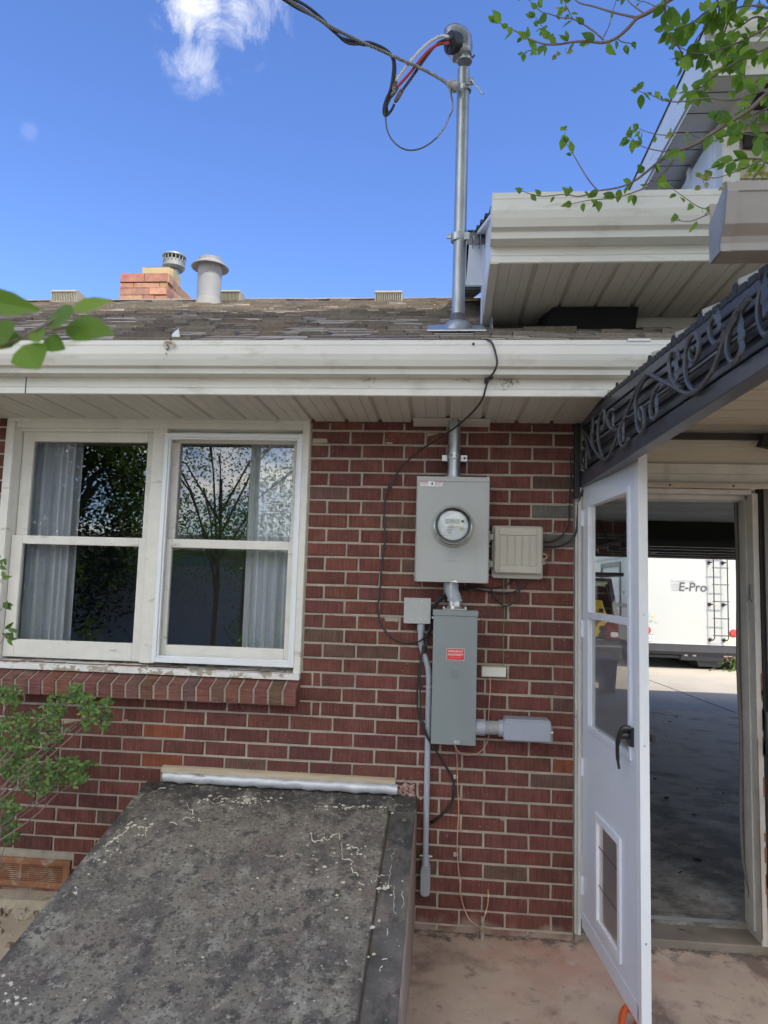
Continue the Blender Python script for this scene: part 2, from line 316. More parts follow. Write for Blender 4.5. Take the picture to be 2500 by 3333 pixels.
# ================================================================== THE BRICK HOUSE
Z0 = 2.2612; C = .0677; L = .20095; XR = .098
house = thing('brick_house', (-1.5, 0, 0), 'red brick house wall with white double window, cream eaves and brown shingle roof', 'house')
WX0, WX1 = -2.713, -1.161
def brickcol():
    r = random.random(); g = random.uniform(.86, 1.12); j = lambda a: tuple(max(.01, x * g * random.uniform(.96, 1.04)) for x in a)
    if r < .008: return j((.22, .068, .042))
    if r < .055: return j((.115, .066, .050))
    if r < .30: return j((.122, .048, .041))
    return j((.138, .052, .041))
bm_ = MB()
SPECIAL = {(21, -9.0): (.22, .070, .038), (23, -9.0): (.20, .064, .036), (22, .24): (.20, .07, .036), (5, .24): (.12, .11, .095), (7, .24): (.13, .115, .10)}
for k in range(-1, 34):
    zt, zb = Z0 - C * k - .0052, Z0 - C * (k + 1) + .0052
    off = 0 if k % 2 == 0 else -.5
    js = [XR]
    if k < 20:
        seq = [0 * L, -L, -2 * L, -3 * L, -4 * L, -4.8 * L] if k % 2 == 0 else [-.5 * L, -1.5 * L, -2.5 * L, -3.5 * L, -4.5 * L, -5.3 * L]
        js += [x + random.uniform(-.002, .002) for x in seq]
        if k < 17: js.append(WX1 + .004); segs = [(js)]
        else: js += [(off - q) * L for q in range(6 if k % 2 == 0 else 5, 18)]; segs = [js]
        if k < 17: segs.append([WX0] + [(off - q) * L for q in range(14, 19)])
    else:
        js += [(off - q) * L + random.uniform(-.002, .002) for q in range(0, 19)]; segs = [js]
    for sg in segs:
        for a, b in zip(sg[:-1], sg[1:]):
            if a - b < .02: continue
            x0, x1 = b + .005, a - .005
            c = brickcol()
            mid = (a + b) / 2 / L
            for (kk, mm), cc in SPECIAL.items():
                if kk == k and abs(mid - mm) < .35: c = cc
            d = random.uniform(-.0015, .0015); z = random.uniform(-.001, .001)
            if -2.57 < (a + b) / 2 < -2.22 and k > 29.6 and k < 32: continue
            bm_.col = c; bm_.bbox(x0, x1, d, .05, zb + z, zt + z, random.uniform(.002, .004))
            for vv in bm_.v[-8:]: vv.x += random.uniform(-.0014, .0014); vv.z += random.uniform(-.0013, .0013); vv.y += random.uniform(-.0006, .0006)
            if random.random() < .09:
                vv = bm_.v[-random.randint(1, 4)]; vv.y += random.uniform(.004, .009); vv.z += random.choice([-1, 1]) * .002
bw = bm_.build('brick_courses', BRICK, house)
mo = MB(); mo.box(XR - .001, WX1, .006, .2, -.3, 2.3); mo.box(WX1, WX0, .006, .2, -.3, 1.05); mo.box(WX0, -3.9, .006, .2, -.3, 2.3)
mo.build('mortar', MORTAR, bw)
# lintel course above window is hidden by the soffit; rowlock sill
sb = MB(); nb = 24; x = WX1 - .0; 
while x > -3.0:
    w = .0565
    sb.col = tuple(q * random.uniform(.85, 1.12) for q in random.choice([(.165, .078, .062), (.155, .078, .064), (.175, .078, .060)]))
    sb.hexa([(x - w, -.092, .965), (x, -.092, .965), (x, .03, .965), (x - w, .03, .965), (x - w, -.10, 1.035), (x, -.10, 1.035), (x, .03, 1.085), (x - w, .03, 1.085)])
    x -= .0675
sill = sb.build('brick_sill', BRICKH, house, bevel=.002)
ms_ = MB(); ms_.hexa([(-3.05, -.086, .968), (WX1 - .003, -.086, .968), (WX1 - .003, .03, .968), (-3.05, .03, .968), (-3.05, -.094, 1.031), (WX1 - .003, -.094, 1.031), (WX1 - .003, .03, 1.081), (-3.05, .03, 1.081)])
ms_.build('mortar', MORTAR, sill)
# ---------------- window
win = MB()
win.box(WX0, WX1, .0, .16, 2.262, 2.325)                       # head
win.box(WX0, -2.663, -.004, .16, 1.10, 2.262); win.box(-1.198, WX1, -.004, .16, 1.10, 2.262); win.box(-1.950, -1.878, .004, .16, 1.12, 2.262)
win.box(-2.663, -1.95, .02, .16, 2.250, 2.262)
win.box(-2.70, -2.665, -.012, -.004, 1.10, 2.29); win.box(-1.195, -1.163, -.012, -.004, 1.10, 2.29); win.box(-2.70, -1.163, -.012, 0, 2.29, 2.318)
window = win.build('window', FRAME, house, bevel=.002)
sw = MB(); sw.hexa([(WX0, -.03, 1.072), (WX1, -.03, 1.072), (WX1, .16, 1.085), (WX0, .16, 1.085), (WX0, -.03, 1.098), (WX1, -.03, 1.098), (WX1, .16, 1.125), (WX0, .16, 1.125)])
sw.build('wooden_sill', PEEL, window, bevel=.003)
def sash(x0, x1, z0, z1, gx0, gx1, gz0, gz1, y0, y1):
    m = MB(); m.box(x0, gx0, y0, y1, z0, z1); m.box(gx1, x1, y0, y1, z0, z1); m.box(gx0, gx1, y0, y1, z0, gz0); m.box(gx0, gx1, y0, y1, gz1, z1)
    m.build('sash', FRAME, window, bevel=.003)
PANE = glassmat('window_glass', (.80, .84, .82), .12)
for (a, b, ga, gb) in ((-2.66, -1.952, -2.602, -2.0), (-1.876, -1.20, -1.834, -1.253)):
    sash(a, b, 1.698, 2.262, ga, gb, 1.722, 2.204, .062, .10)
    sash(a, b, 1.122, 1.720, ga, gb, 1.208, 1.678, .030, .06)
    for z0, z1, y in ((1.722, 2.204, .075), (1.208, 1.678, .045)):
        g = MB(); g.face([(ga, y, z0), (gb, y, z0), (gb, y, z1), (ga, y, z1)]); g.build('pane', PANE, window)
st = MB()
for (x0, x1, z0, z1) in ((-1.882, -1.862, 1.128, 2.238), (-1.214, -1.194, 1.128, 2.238), (-1.862, -1.214, 2.218, 2.238), (-1.862, -1.214, 1.128, 1.150)):
    st.box(x0, x1, -.016, .012, z0, z1)
for (x0, x1, z0, z1) in ((-1.862, -1.853, 1.150, 2.218), (-1.223, -1.214, 1.150, 2.218), (-1.853, -1.223, 2.209, 2.218), (-1.853, -1.223, 1.150, 1.159)):
    st.box(x0, x1, -.008, .012, z0, z1)
st.build('storm_frame', ALU, window, bevel=.002)
# dark room behind
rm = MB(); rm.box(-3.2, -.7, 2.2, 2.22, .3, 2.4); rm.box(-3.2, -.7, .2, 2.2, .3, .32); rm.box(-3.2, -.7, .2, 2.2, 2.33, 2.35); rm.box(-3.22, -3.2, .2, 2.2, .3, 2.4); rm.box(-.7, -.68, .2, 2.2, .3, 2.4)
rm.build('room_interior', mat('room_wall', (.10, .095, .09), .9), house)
CURT = leafmat('sheer_curtain', (.60, .60, .66), (.60, .60, .66), .35)
CURT = mat('sheer_curtain_cloth', (.78, .78, .84), .8, var=.12, scale=30, stretch=(3, 1, .1), layers=[((.42, .34, .33), 40, .66, .72, (1, 1, .7))])
def curtain(x0, x1, lab):
    m = MB(); n = 60; b = 0
    for i in range(n + 1):
        x = x0 + (x1 - x0) * i / n; y = .17 + .022 * math.sin(i * .55) + .01 * math.sin(i * 1.3 + 1)
        m.v.append(Vector((x, y, 1.0))); m.v.append(Vector((x, y - .005, 2.3)))
    for i in range(n): m.addf(0, (2 * i, 2 * i + 2, 2 * i + 3, 2 * i + 1))
    o = m.build('curtain', CURT, None, smooth=True); return tag(o, lab, 'curtain', 'curtains in the double window')
curtain(-2.68, -2.40, 'pale sheer curtain gathered at the left side of the left window pane')
curtain(-1.50, -1.17, 'pale sheer curtain gathered at the right side of the right window pane')
# ---------------- eaves
def ribs(x0, x1, y0, y1, z, zf=None):    # soffit of V-grooved panels running along y: a scored sheet
    m = MB(); w = .1016 * 1.6; x = x0; prof = []
    while x < x1:
        prof += [(x, z), (x + w * .30, z), (x + w * .315, z + .003), (x + w * .33, z), (x + w * .62, z), (x + w * .635, z + .003), (x + w * .65, z), (x + w * .86, z), (x + w * .90, z + .013), (x + w * .97, z + .013), (x + w * .998, z + .001)]
        x += w
    prof.append((min(x, x1 + w), z)); m.sheet(prof, 'y', y0, y1); return m
so_ = ribs(-3.9, 1.2, -.51, 0.0, 2.306).build('soffit', SOFFIT, house)
sp = MB(); 
sp.hexa([(-.66, -.004, 2.285), (-.30, -.004, 2.285), (-.30, -.10, 2.300), (-.66, -.10, 2.300), (-.66, -.004, 2.288), (-.30, -.004, 2.288), (-.30, -.10, 2.303), (-.66, -.10, 2.303)])
sp.build('bent_soffit_flap', SOFFIT, so_)
fa = MB(); FX0, FX1 = -4.2, 1.3
fa.prism([(-.512, 2.300), (-.505, 2.297), (-.50, 2.297), (-.50, 2.44), (-.512, 2.44), (-.512, 2.405), (-.508, 2.403), (-.512, 2.400), (-.512, 2.330), (-.509, 2.327), (-.512, 2.324)], 'x', FX0, FX1)
fascia = fa.build('fascia', WPAINT, house)
js_ = MB(); js_.box(-2.305, -2.302, -.5145, -.511, 2.298, 2.40); js_.box(-1.86, -1.857, -.5145, -.511, 2.372, 2.39); js_.pieces('joint', DARK, fascia)
def gutter(m, x0, x1, yb, zt, h=.13, d=.115):   # K-style profile; yb = back y (towards the wall)
    f = yb - d
    P = [(yb, zt), (yb, zt - h), (yb - d * .55, zt - h), (yb - d * .60, zt - h * .86), (yb - d * .63, zt - h * .84), (yb - d * .80, zt - h * .80), (yb - d * .92, zt - h * .62), (yb - d * .99, zt - h * .45), (f, zt - h * .17), (f - .002, zt - h * .15), (f - .002, zt), (f + .012, zt), (f + .012, zt - .008)]
    m.sheet(P, 'x', x0, x1); m.sheet([(p[0] + .002, p[1] + .002) for p in P[1:9]], 'x', x0, x1)
    return P
g1 = MB(); GP = gutter(g1, -4.2, 1.2, -.512, 2.492, .122, .112)
gut = g1.build('gutter', WPAINT, house)
gs = MB(); gs.box(.185, .27, -.631, -.60, 2.486, 2.496); gs.build('splice_patch', GALV2, gut)
gd = MB(); gd.lathe([(.005, 0), (.005, .003)], aY(1541, 1120, -.628), (0, -1, 0), 10); gd.build('screw', INK, gut)
# dirt trails on the fascia: cobweb and dead leaf clumps
db = MB()
for (cu_, cv_, n_, sx, sy) in ((1510, 1216, 50, 22, 12), (1655, 1220, 80, 34, 20), (1195, 1222, 26, 16, 12), (545, 1120, 26, 9, 20)):
    for i in range(n_):
        u = random.gauss(cu_, sx * .6); v = cv_ + abs(random.gauss(0, sy)); y = -.515 if cu_ > 600 else -.629
        p = aY(u, v, y); q = p + Vector((random.uniform(-.012, .012), -.002, random.uniform(-.012, .006)))
        db.tube([p, (p + q) / 2 + Vector((0, -.004, .002)), q], .0007, 3, False)
tag(db.build('cobweb_debris', mat('debris_brown', (.10, .07, .045), .9), None), 'brown cobwebs and plant debris caught under the gutter', 'debris', kind='stuff')
# ---------------- main roof
RS = .45; RY0, RZ0 = -.585, 2.500; RIDGE = 3.95
def rz(y): return RZ0 + RS * (y - RY0)
SH = mat('shingle_granules', (.2, .18, .16), .95, var=.25, scale=60, attr=True, bump=.5, bscale=150)
rf = MB(); e = .127 / math.sqrt(1 + RS * RS) * 1.0; y = RY0; row = 0; nrm = Vector((0, -RS, 1)).normalized(); sl_ = Vector((0, 1, RS)).normalized()
while y < RIDGE:
    x = -7.2 + random.uniform(-.2, 0); xe = 1.0 if y < -.1 else (.16 if y < .3 else -.29)
    nudge = .004
    while x < xe:
        w = random.uniform(.07, .26); th = random.choice([.006, .009, .014, .021]) + random.uniform(-.001, .002)
        bse = random.choice([(.31, .27, .22), (.34, .295, .24), (.27, .235, .195), (.37, .325, .265), (.335, .27, .21), (.24, .205, .175)])
        k_ = random.uniform(1.02, 1.22); rf.col = tuple(q * k_ for q in bse)
        yy = y + random.uniform(-.008, .008); p0 = Vector((x, yy, rz(yy))); p1 = Vector((x + w - .004, yy, rz(yy))); up = sl_ * .19
        a, b_, c_, d_ = p0 + nrm * th, p1 + nrm * (th + random.uniform(-.003, .003)), p1 + up + nrm * .001, p0 + up + nrm * .001
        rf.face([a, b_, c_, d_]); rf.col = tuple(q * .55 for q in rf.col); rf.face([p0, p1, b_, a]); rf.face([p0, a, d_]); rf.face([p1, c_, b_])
        x += w
    y += e; row += 1
roof = rf.build('shingle_roof', SH, house)
ud = MB(); ud.face([(-7.4, RY0, rz(RY0) - .004), (1.0, RY0, rz(RY0) - .004), (1.0, .34, rz(.34) - .004), (-.2, .34, rz(.34) - .004), (-.2, RIDGE, rz(RIDGE) - .004), (-7.4, RIDGE, rz(RIDGE) - .004)])
ud.face([(-7.4, RIDGE, rz(RIDGE)), (3, RIDGE, rz(RIDGE)), (3, RIDGE + 5, rz(RIDGE) - 2.2), (-7.4, RIDGE + 5, rz(RIDGE) - 2.2)])
ud.build('roof_deck', mat('roof_felt', (.06, .055, .05), .9), roof)
rc = MB(); x = -7.3
while x < -.1:
    bse = random.choice([(.19, .165, .145), (.21, .18, .15), (.16, .14, .13)]); rc.col = bse; h = random.uniform(0, .006)
    rc.hexa([(x, RIDGE - .13, rz(RIDGE - .13) + .012), (x + .3, RIDGE - .13, rz(RIDGE - .13) + .012), (x + .3, RIDGE, rz(RIDGE) + .018), (x, RIDGE, rz(RIDGE) + .018), (x, RIDGE - .13, rz(RIDGE - .13) + .022 + h), (x + .3, RIDGE - .13, rz(RIDGE - .13) + .022 + h), (x + .3, RIDGE, rz(RIDGE) + .03 + h), (x, RIDGE, rz(RIDGE) + .03 + h)])
    x += random.uniform(.13, .16)
rc.build('ridge_cap', SH, roof)
lit = MB()
for i in range(60):
    x = random.uniform(-3.6, .6); y = random.uniform(-.5, 2.6)
    if x > -.1 and y > -.05: continue
    s_ = random.uniform(.005, .011); p = Vector((x, y, rz(y) + .02)); lit.face([p, p + Vector((s_, 0, 0)), p + Vector((s_, s_ * .6, s_ * .5)), p + Vector((0, s_ * .6, s_ * .5))])
tag(lit.build('fallen_seed', mat('seed_buff', (.55, .45, .33), .8), None), 'pale seeds and petals scattered on the brown shingles', 'debris', kind='stuff')
# chimney
CHM = mat('flagstone', (.5, .25, .17), .85, var=.25, scale=12, attr=True, bump=.6, bscale=25)
cy = 4.6; ctop = aY(393, 890, cy).z; cxl = aY(393, 900, cy).x; cxr = aY(546, 900, cy).x
ch = MB(); z = 3.9; 
while z < ctop - .01:
    h = random.choice([.05, .07, .09, .12]); h = min(h, ctop - z)
    for face in ('f', 's'):
        t = 0; tot = (cxr - cxl) if face == 'f' else .95
        while t < tot - .005:
            w = min(random.uniform(.12, .38), tot - t); d = random.uniform(0, .018)
            ch.col = tuple(q * random.uniform(.85, 1.15) for q in random.choice([(.33, .175, .105), (.39, .225, .135), (.29, .15, .095)]))
            if face == 'f': ch.bbox(cxl + t + .003, cxl + t + w - .003, cy - d, cy + .06, z + .003, z + h - .003, .004)
            else: ch.hexa([(cxr - .06, cy + t + .003, z + .003), (cxr + d, cy + t + .003, z + .003), (cxr + d, cy + t + w - .003, z + .003), (cxr - .06, cy + t + w - .003, z + .003), (cxr - .06, cy + t + .003, z + h - .003), (cxr + d, cy + t + .003, z + h - .003), (cxr + d, cy + t + w - .003, z + h - .003), (cxr - .06, cy + t + w - .003, z + h - .003)])
            t += w
    z += h
ch.col = (.45, .33, .27); ch.box(cxl + .01, cxr - .01, cy + .01, cy + .94, 3.9, ctop - .004)
chim = tag(thing('chimney', (cxl, cy, 3.9), 'pink flagstone chimney with yellow clay flue behind the roof ridge', 'chimney'))
ch.build('stonework', CHM, chim)
fx0, fx1 = aY(466, 870, cy + .15).x, aY(572, 870, cy + .3).x
fl = MB(); fl.prism([(fx0, cy + .12), (fx0 + .33, cy + .12), (fx0 + .38, cy + .17), (fx0 + .38, cy + .42), (fx0, cy + .42)], 'z', ctop - .02, ctop + .13); fl.build('flue_tile', mat('yellow_clay', (.36, .28, .15), .8, var=.15), chim, bevel=.01)
sc = MB(); sc.box(fx0 + .03, fx0 + .34, cy + .15, cy + .4, ctop + .131, ctop + .15); sc.build('spark_screen', mat('rusty_mesh', (.12, .08, .07), .8), chim)
pc = aY(565, 880, 5.35); fv = thing('flue_vent_cap', pc, 'round louvred grey metal flue cap behind the flagstone chimney', 'flue cap')
q = MB(); q.lathe([(.075, -1.0), (.075, .0), (.09, .01), (.12, .03), (.12, .04)], pc, seg=24); q.build('pipe', GALV, fv, smooth=True)
q = MB(); q.lathe([(.12, .0), (.145, .03), (.145, .07), (.135, .072), (.135, .12)], pc + Vector((0, 0, .0)), seg=28); q.build('collar', mat('pale_zinc', (.22, .23, .225), .5, .3), fv, smooth=True)
q = MB()
for k in range(18):
    a = k * math.pi / 9; cs, sn = math.cos(a), math.sin(a); p = pc + Vector((cs * .14, sn * .14, 0))
    q.tube([p + Vector((0, 0, .10)), p + Vector((0, 0, .17))], .008, 5)
q.lathe([(.150, .165), (.155, .175), (.15, .195), (.10, .205), (.0, .21)], pc, seg=28); q.build('louvre_cap', MATS['pale_zinc'], fv, smooth=False)
# big vent pipe with cone cap
py_ = 3.3; pb = aY(678, 985, py_); vp = thing('vent_pipe', pb, 'wide grey metal vent pipe with a conical rain cap on the roof', 'vent pipe')
pr = (aY(715, 960, py_).x - aY(641, 960, py_).x) / 2; pt = aY(678, 846, py_).z
PGREY = mat('painted_grey_pipe', (.235, .235, .24), .6, var=.08, scale=6)
q = MB(); q.lathe([(pr, -.25), (pr, (pt - pb.z) * .60), (pr * 1.02, (pt - pb.z) * .605), (pr * 1.02, pt - pb.z)], pb, seg=32); q.build('pipe', PGREY, vp, smooth=True)
q = MB(); cr_ = (aY(735, 868, py_).x - aY(619, 868, py_).x) / 2; cz = aY(678, 874, py_).z - pb.z
q.lathe([(cr_, cz), (cr_ * 1.0, cz + .012), (cr_ * .35, cz + .10), (.0, cz + .135)], pb, seg=36, cap=False); q.lathe([(cr_ * .99, cz), (cr_ * .3, cz + .085)], pb, seg=36, cap=False); q.build('rain_cap', PGREY, vp, smooth=True)
q = MB(); q.lathe([(pr * 1.12, -.12), (pr * 1.02, .035)], pb, seg=24, cap=False); q.build('flashing_bead', mat('sealant_white', (.26, .255, .245), .8, bump=.8, bscale=40), vp)
# slant-back vents
VM = mat('tan_vent_metal', (.27, .255, .20), .5, var=.05)
def vent(u0, u1, vt, vb, yv, lab, skew=.14):
    a = aY(u0, vb, yv); b = aY(u1, vb, yv); t = aY(u0, vt, yv).z; z0 = a.z - .03; x0, x1 = a.x, b.x
    o = thing('roof_vent', (x0, yv, z0), lab, 'roof vent', 'slant back vents along the ridge')
    m = MB(); d = .34
    m.prism([(yv - .0, t - .035), (yv + .02, t - .012), (yv + .06, t), (yv + d * .6, t), (yv + d, t - .07), (yv + d, z0 - .05), (yv + .03, z0 - .05), (yv + .03, t - .05)], 'x', x0, x1); m.build('hood', VM, o, bevel=.006)
    m = MB(); n = 15; w = (x1 - x0) / n
    for k in range(n): m.box(x0 + k * w + w * .3, x0 + k * w + w * .7, yv + .012, yv + .03, z0, t - .035)
    m.box(x0, x1, yv + .005, yv + .03, z0 - .02, z0 + .012); m.build('grille', VM, o)
    m = MB(); m.box(x0 + .005, x1 - .005, yv + .022, yv + .028, z0, t - .04); m.build('slot_back', DARK, o); return o
vent(162, 243, 938, 974, 3.62, 'tan slant back roof vent left of the flagstone chimney')
vent(712, 778, 938, 975, 3.62, 'tan slant back roof vent partly behind the wide vent pipe')
vent(1218, 1308, 940, 980, 3.62, 'tan slant back roof vent alone between vent pipe and mast')
# ---------------- foundation vent
fvn = thing('foundation_vent', (-2.4, 0, .07), 'rusty louvred metal vent grille low in the brick wall', 'vent grille')
RUST = mat('rusty_metal', (.27, .12, .06), .85, var=.3, scale=14, bump=.4, bscale=80, layers=[((.42, .32, .24), 9, .5, .62, (1, 1, 1)), ((.12, .06, .04), 20, .55, .7, (1, 1, 1))])
q = MB(); vx0, vx1, vz0, vz1 = -2.70, -2.215, .068, .196
q.box(vx0, vx1, -.012, .03, vz1 - .026, vz1); q.box(vx0, vx1, -.012, .03, vz0, vz0 + .028); q.box(vx1 - .032, vx1, -.012, .03, vz0 + .028, vz1 - .026); q.box(vx0, vx0 + .03, -.012, .03, vz0 + .028, vz1 - .026); q.box(-2.462, -2.45, -.010, .03, vz0 + .028, vz1 - .026)
q.build('frame', RUST, fvn, bevel=.002)
q = MB()
for k in range(8):
    z = vz0 + .031 + k * .0092
    q.hexa([(vx0 + .03, -.009, z), (vx1 - .032, -.009, z), (vx1 - .032, .01, z + .004), (vx0 + .03, .01, z + .004), (vx0 + .03, -.009, z + .003), (vx1 - .032, -.009, z + .003), (vx1 - .032, .01, z + .007), (vx0 + .03, .01, z + .007)])
q.build('louvres', RUST, fvn)
q = MB(); q.box(vx0 + .02, vx1 - .02, .012, .02, vz0 + .02, vz1 - .02); q.build('backing', DARK, fvn)
#PART2
# ================================================================== THE ANNEX (garage wing with upper eaves)
annex = thing('garage_wing', (.5, 0, 0), 'cream sided garage wing with its own higher eave, open doorway and upper storey', 'building')
SIDING = mat('cream_siding', (.50, .46, .37), .6, var=.08, scale=8, bump=.35, bscale=30, stretch=(.5, 1, 7))
TRIMW = mat('worn_door_trim', (.52, .50, .44), .55, var=.12, scale=10, bump=.2, bscale=40, layers=[((.22, .12, .07), 6, .66, .70, (1.6, 1, .7)), ((.30, .27, .22), 5, .55, .8, (2, 1, .5))])
q = MB(); q.box(.428, 1.6, .005, .16, 2.122, 2.60); q.box(.10, .428, .005, .16, 2.06, 2.60); q.box(.975, 5.2, .005, .16, -.3, 2.60)
q.box(.14, 5.2, .03, .16, 2.60, 2.83)
q.build('siding', SIDING, annex)
q = MB(); q.box(.14, 5.2, .012, .03, 2.60, 2.826); q.build('frieze', SOFFIT, annex)
q = MB(); q.box(-.30, .14, .34, .40, 2.6, 3.1); q.box(.135, .16, .03, .40, 2.6, 2.83); q.build('felt_backing', DARK, annex)
# black felt flap and its torn flashing
q = MB(); a, b = aY(1758, 1000, -.03), aY(2060, 1000, -.03); 
q.hexa([(a.x + .01, -.05, 2.70), (b.x, -.05, 2.70), (b.x, .01, 2.70), (a.x, .01, 2.70), (a.x + .05, -.13, 2.822), (b.x + .0, -.13, 2.822), (b.x, .01, 2.822), (a.x, .01, 2.822)])
q.build('roofing_felt_flap', mat('black_felt', (.012, .012, .014), .95), annex)
# door trim, head and jambs
q = MB(); q.box(.10, 1.10, -.012, .05, 2.076, 2.122); q.box(.10, .97, -.004, .05, 2.033, 2.076); head = q.build('head_trim', TRIMW, annex, bevel=.002)
q = MB(); q.box(.13, .955, -.03, .01, 2.008, 2.031); q.build('storm_header', mat('bronze_lit_aluminium', (.50, .44, .36), .3, .5, var=.15, scale=10), annex, bevel=.002)
q = MB(); q.box(.13, .89, .0, .17, 1.985, 2.006); q.box(.15, .88, .05, .16, 1.965, 1.985)
q.box(.890, .916, -.004, .17, .03, 1.99); q.box(.882, .890, .055, .10, .065, 1.97)
q.box(.100, .128, -.008, .16, .03, 2.04); q.box(.128, .150, .06, .16, .065, 1.97)
q.build('door_frame', TRIMW, annex, bevel=.002)
q = MB(); q.hexa([(.889, -.007, .06), (.8925, -.007, .06), (.8925, -.003, .06), (.889, -.003, .06), (.889, -.007, .9), (.8905, -.007, .9), (.8905, -.003, .9), (.889, -.003, .9)])
for i in range(14): z = random.uniform(.1, 1.2); q.box(.916 - random.uniform(.002, .008), .9165, -.0065, -.003, z, z + random.uniform(.02, .10))
q.build('bare_wood', mat('bare_wood', (.20, .10, .055), .8, var=.3, scale=20), annex)
q = MB(); q.box(.884, .889, .02, .035, 1.50, 1.575); q.box(.878, .889, .02, .035, 1.50, 1.507); q.build('strike_plate', GALV2, annex)
q = MB(); pts = [(.880, .155, 1.97)] + [(.880 + .004 * math.sin(z * 9) + (.02 * max(0, .35 - z) * 4 if z < .35 else 0), .155 - (.03 if z < .3 else 0), z) for z in (1.6, 1.2, .9, .7, .55, .4, .3, .2, .12, .07)]
q.tube(smooth_path(pts, 3), .009, 6); q.build('weather_strip', mat('weather_strip_grey', (.16, .15, .13), .7), annex)
q = MB(); q.box(.918, .930, -.01, .03, .0, 2.01); q.build('dark_gap', INK, annex)
DARKMET = mat('aged_bronze_metal', (.12, .11, .095), .35, .7, var=.2, scale=12)
q = MB(); q.box(.930, .955, -.028, .02, .0, 2.01); q.box(.955, .970, -.034, .02, .0, 2.01); q.build('storm_jamb', DARKMET, annex, bevel=.002)
q = MB(); q.box(.970, 1.10, -.02, .004, .0, 2.06); q.build('side_casing', mat('tan_casing', (.36, .30, .23), .4, var=.15, scale=5), annex, bevel=.002)
q = MB()
for z in (.25, .55, .9, 1.15, 1.45, 1.75, 1.9): q.lathe([(.006, 0), (.004, .004)], (.980, -.02, z), (0, -1, 0), 8)
for x in (.35, .52, .80): q.lathe([(.005, 0), (.003, .004)], (x, -.03, 2.019), (0, -1, 0), 8)
q.pieces('screw', INK, annex)
q = MB(); q.hexa([(.918, -.045, .84), (.945, -.06, .84), (.945, -.0, .84), (.918, -.0, .84), (.918, -.03, 1.02), (.945, -.03, 1.02), (.945, 0, 1.02), (.918, 0, 1.02)]); q.build('latch_keeper', mat('dark_latch', (.05, .055, .06), .4, .5), annex)
# upper eave of the wing
q = MB(); ex0, ex1 = -.338, 4.0; SZ = 2.824
m = ribs(ex0 + .03, ex1, -.59, .34, SZ + .004); so2 = m.build('soffit', SOFFIT, annex)
q = MB(); q.prism([(-.592, SZ), (-.584, SZ - .003), (-.58, SZ), (-.58, SZ + .15), (-.592, SZ + .15), (-.592, SZ + .106), (-.588, SZ + .104), (-.592, SZ + .101), (-.592, SZ + .03), (-.589, SZ + .027), (-.592, SZ + .024)], 'x', ex0, ex1); q.build('fascia', WPAINT, annex)
q = MB(); gutter(q, ex0, ex1, -.592, 3.043, .155, .128)
g2 = q.build('gutter', WPAINT, annex)
q = MB(); GPt = [(-.592, 3.043), (-.592, 2.888), (-.662, 2.888), (-.669, 2.910), (-.673, 2.913), (-.694, 2.919), (-.710, 2.947), (-.719, 2.973), (-.720, 3.017), (-.722, 3.043)]
q.prism(GPt, 'x', ex0 - .006, ex0); q.build('end_cap', WPAINT, g2)
q = MB(); q.hexa([(ex0 - .004, -.59, SZ - .005), (ex0 + .03, -.59, SZ - .005), (ex0 + .03, .02, SZ - .03), (ex0 - .004, .02, SZ - .03), (ex0 - .004, -.59, SZ + .02), (ex0 + .03, -.59, SZ + .02), (ex0 + .03, .02, SZ + .1), (ex0 - .004, .02, SZ + .1)])
q.build('rake_board', SOFFIT, annex)
# side wall, rake and roof of the wing above the brown shingles
BLUEW = mat('white_coil_metal', (.66, .70, .76), .35, var=.03)
q = MB(); q.hexa([(-.338, -.58, SZ + .02), (-.332, -.58, SZ + .02), (-.332, .3, SZ + .02), (-.338, .3, SZ + .02), (-.338, -.58, 3.03), (-.332, -.58, 3.03), (-.332, .3, 3.33), (-.338, .3, 3.33)])
q.box(-.300, -.29, .0, 4.2, 2.55, 3.2); q.build('gable_side', BLUEW, annex)
q = MB(); q.hexa([(-.42, .26, 3.10), (-.295, .26, 3.10), (-.295, 3.4, 4.32), (-.42, 3.4, 4.32), (-.42, .26, 3.125), (-.295, .26, 3.125), (-.295, 3.4, 4.345), (-.42, 3.4, 4.345)])
rk = q.build('rake_soffit', SOFFIT, annex)
q = MB()
for k in range(6): y = .5 + k * .34; z = 3.098 + (y - .26) * .389; q.box(-.42, -.295, y, y + .006, z - .004, z + .004)
q.pieces('panel_joint', DARK, rk)
q = MB(); q.hexa([(-.435, .2, 3.08), (-.42, .2, 3.08), (-.42, 3.4, 4.31), (-.435, 3.4, 4.31), (-.435, .2, 3.32), (-.42, .2, 3.32), (-.42, 3.4, 4.46), (-.435, 3.4, 4.46)]); q.build('rake_fascia', BLUEW, annex)
q = MB()
for k in range(26):
    y = -.60 + k * .16; z = 3.045 + k * .16 * .36; xl = -.345 - min(.012 * k, .06) - (.03 if k > 5 else 0); bse = random.uniform(.8, 1.1)
    q.col = (.045 * bse, .042 * bse, .04 * bse); q.hexa([(xl + random.uniform(-.004, .004), y, z - .004), (3.9, y, z - .004), (3.9, y + .2, z + .055), (xl, y + .2, z + .055), (xl, y, z + .012), (3.9, y, z + .012), (3.9, y + .2, z + .068), (xl, y + .2, z + .068)])
q.build('roof_shingles', SH, annex)
q = MB(); q.hexa([(-.342, -.56, 3.03), (-.335, -.56, 3.03), (-.335, .22, 3.31), (-.400, .22, 3.31), (-.342, -.56, 3.046), (-.335, -.56, 3.046), (-.335, .22, 3.326), (-.400, .22, 3.326)])
q.hexa([(-.42, .19, 3.07), (-.334, .19, 3.07), (-.334, .21, 3.07), (-.42, .21, 3.07), (-.405, .19, 3.32), (-.334, .19, 3.32), (-.334, .21, 3.32), (-.405, .21, 3.32)]); q.build('rake_return', BLUEW, annex)
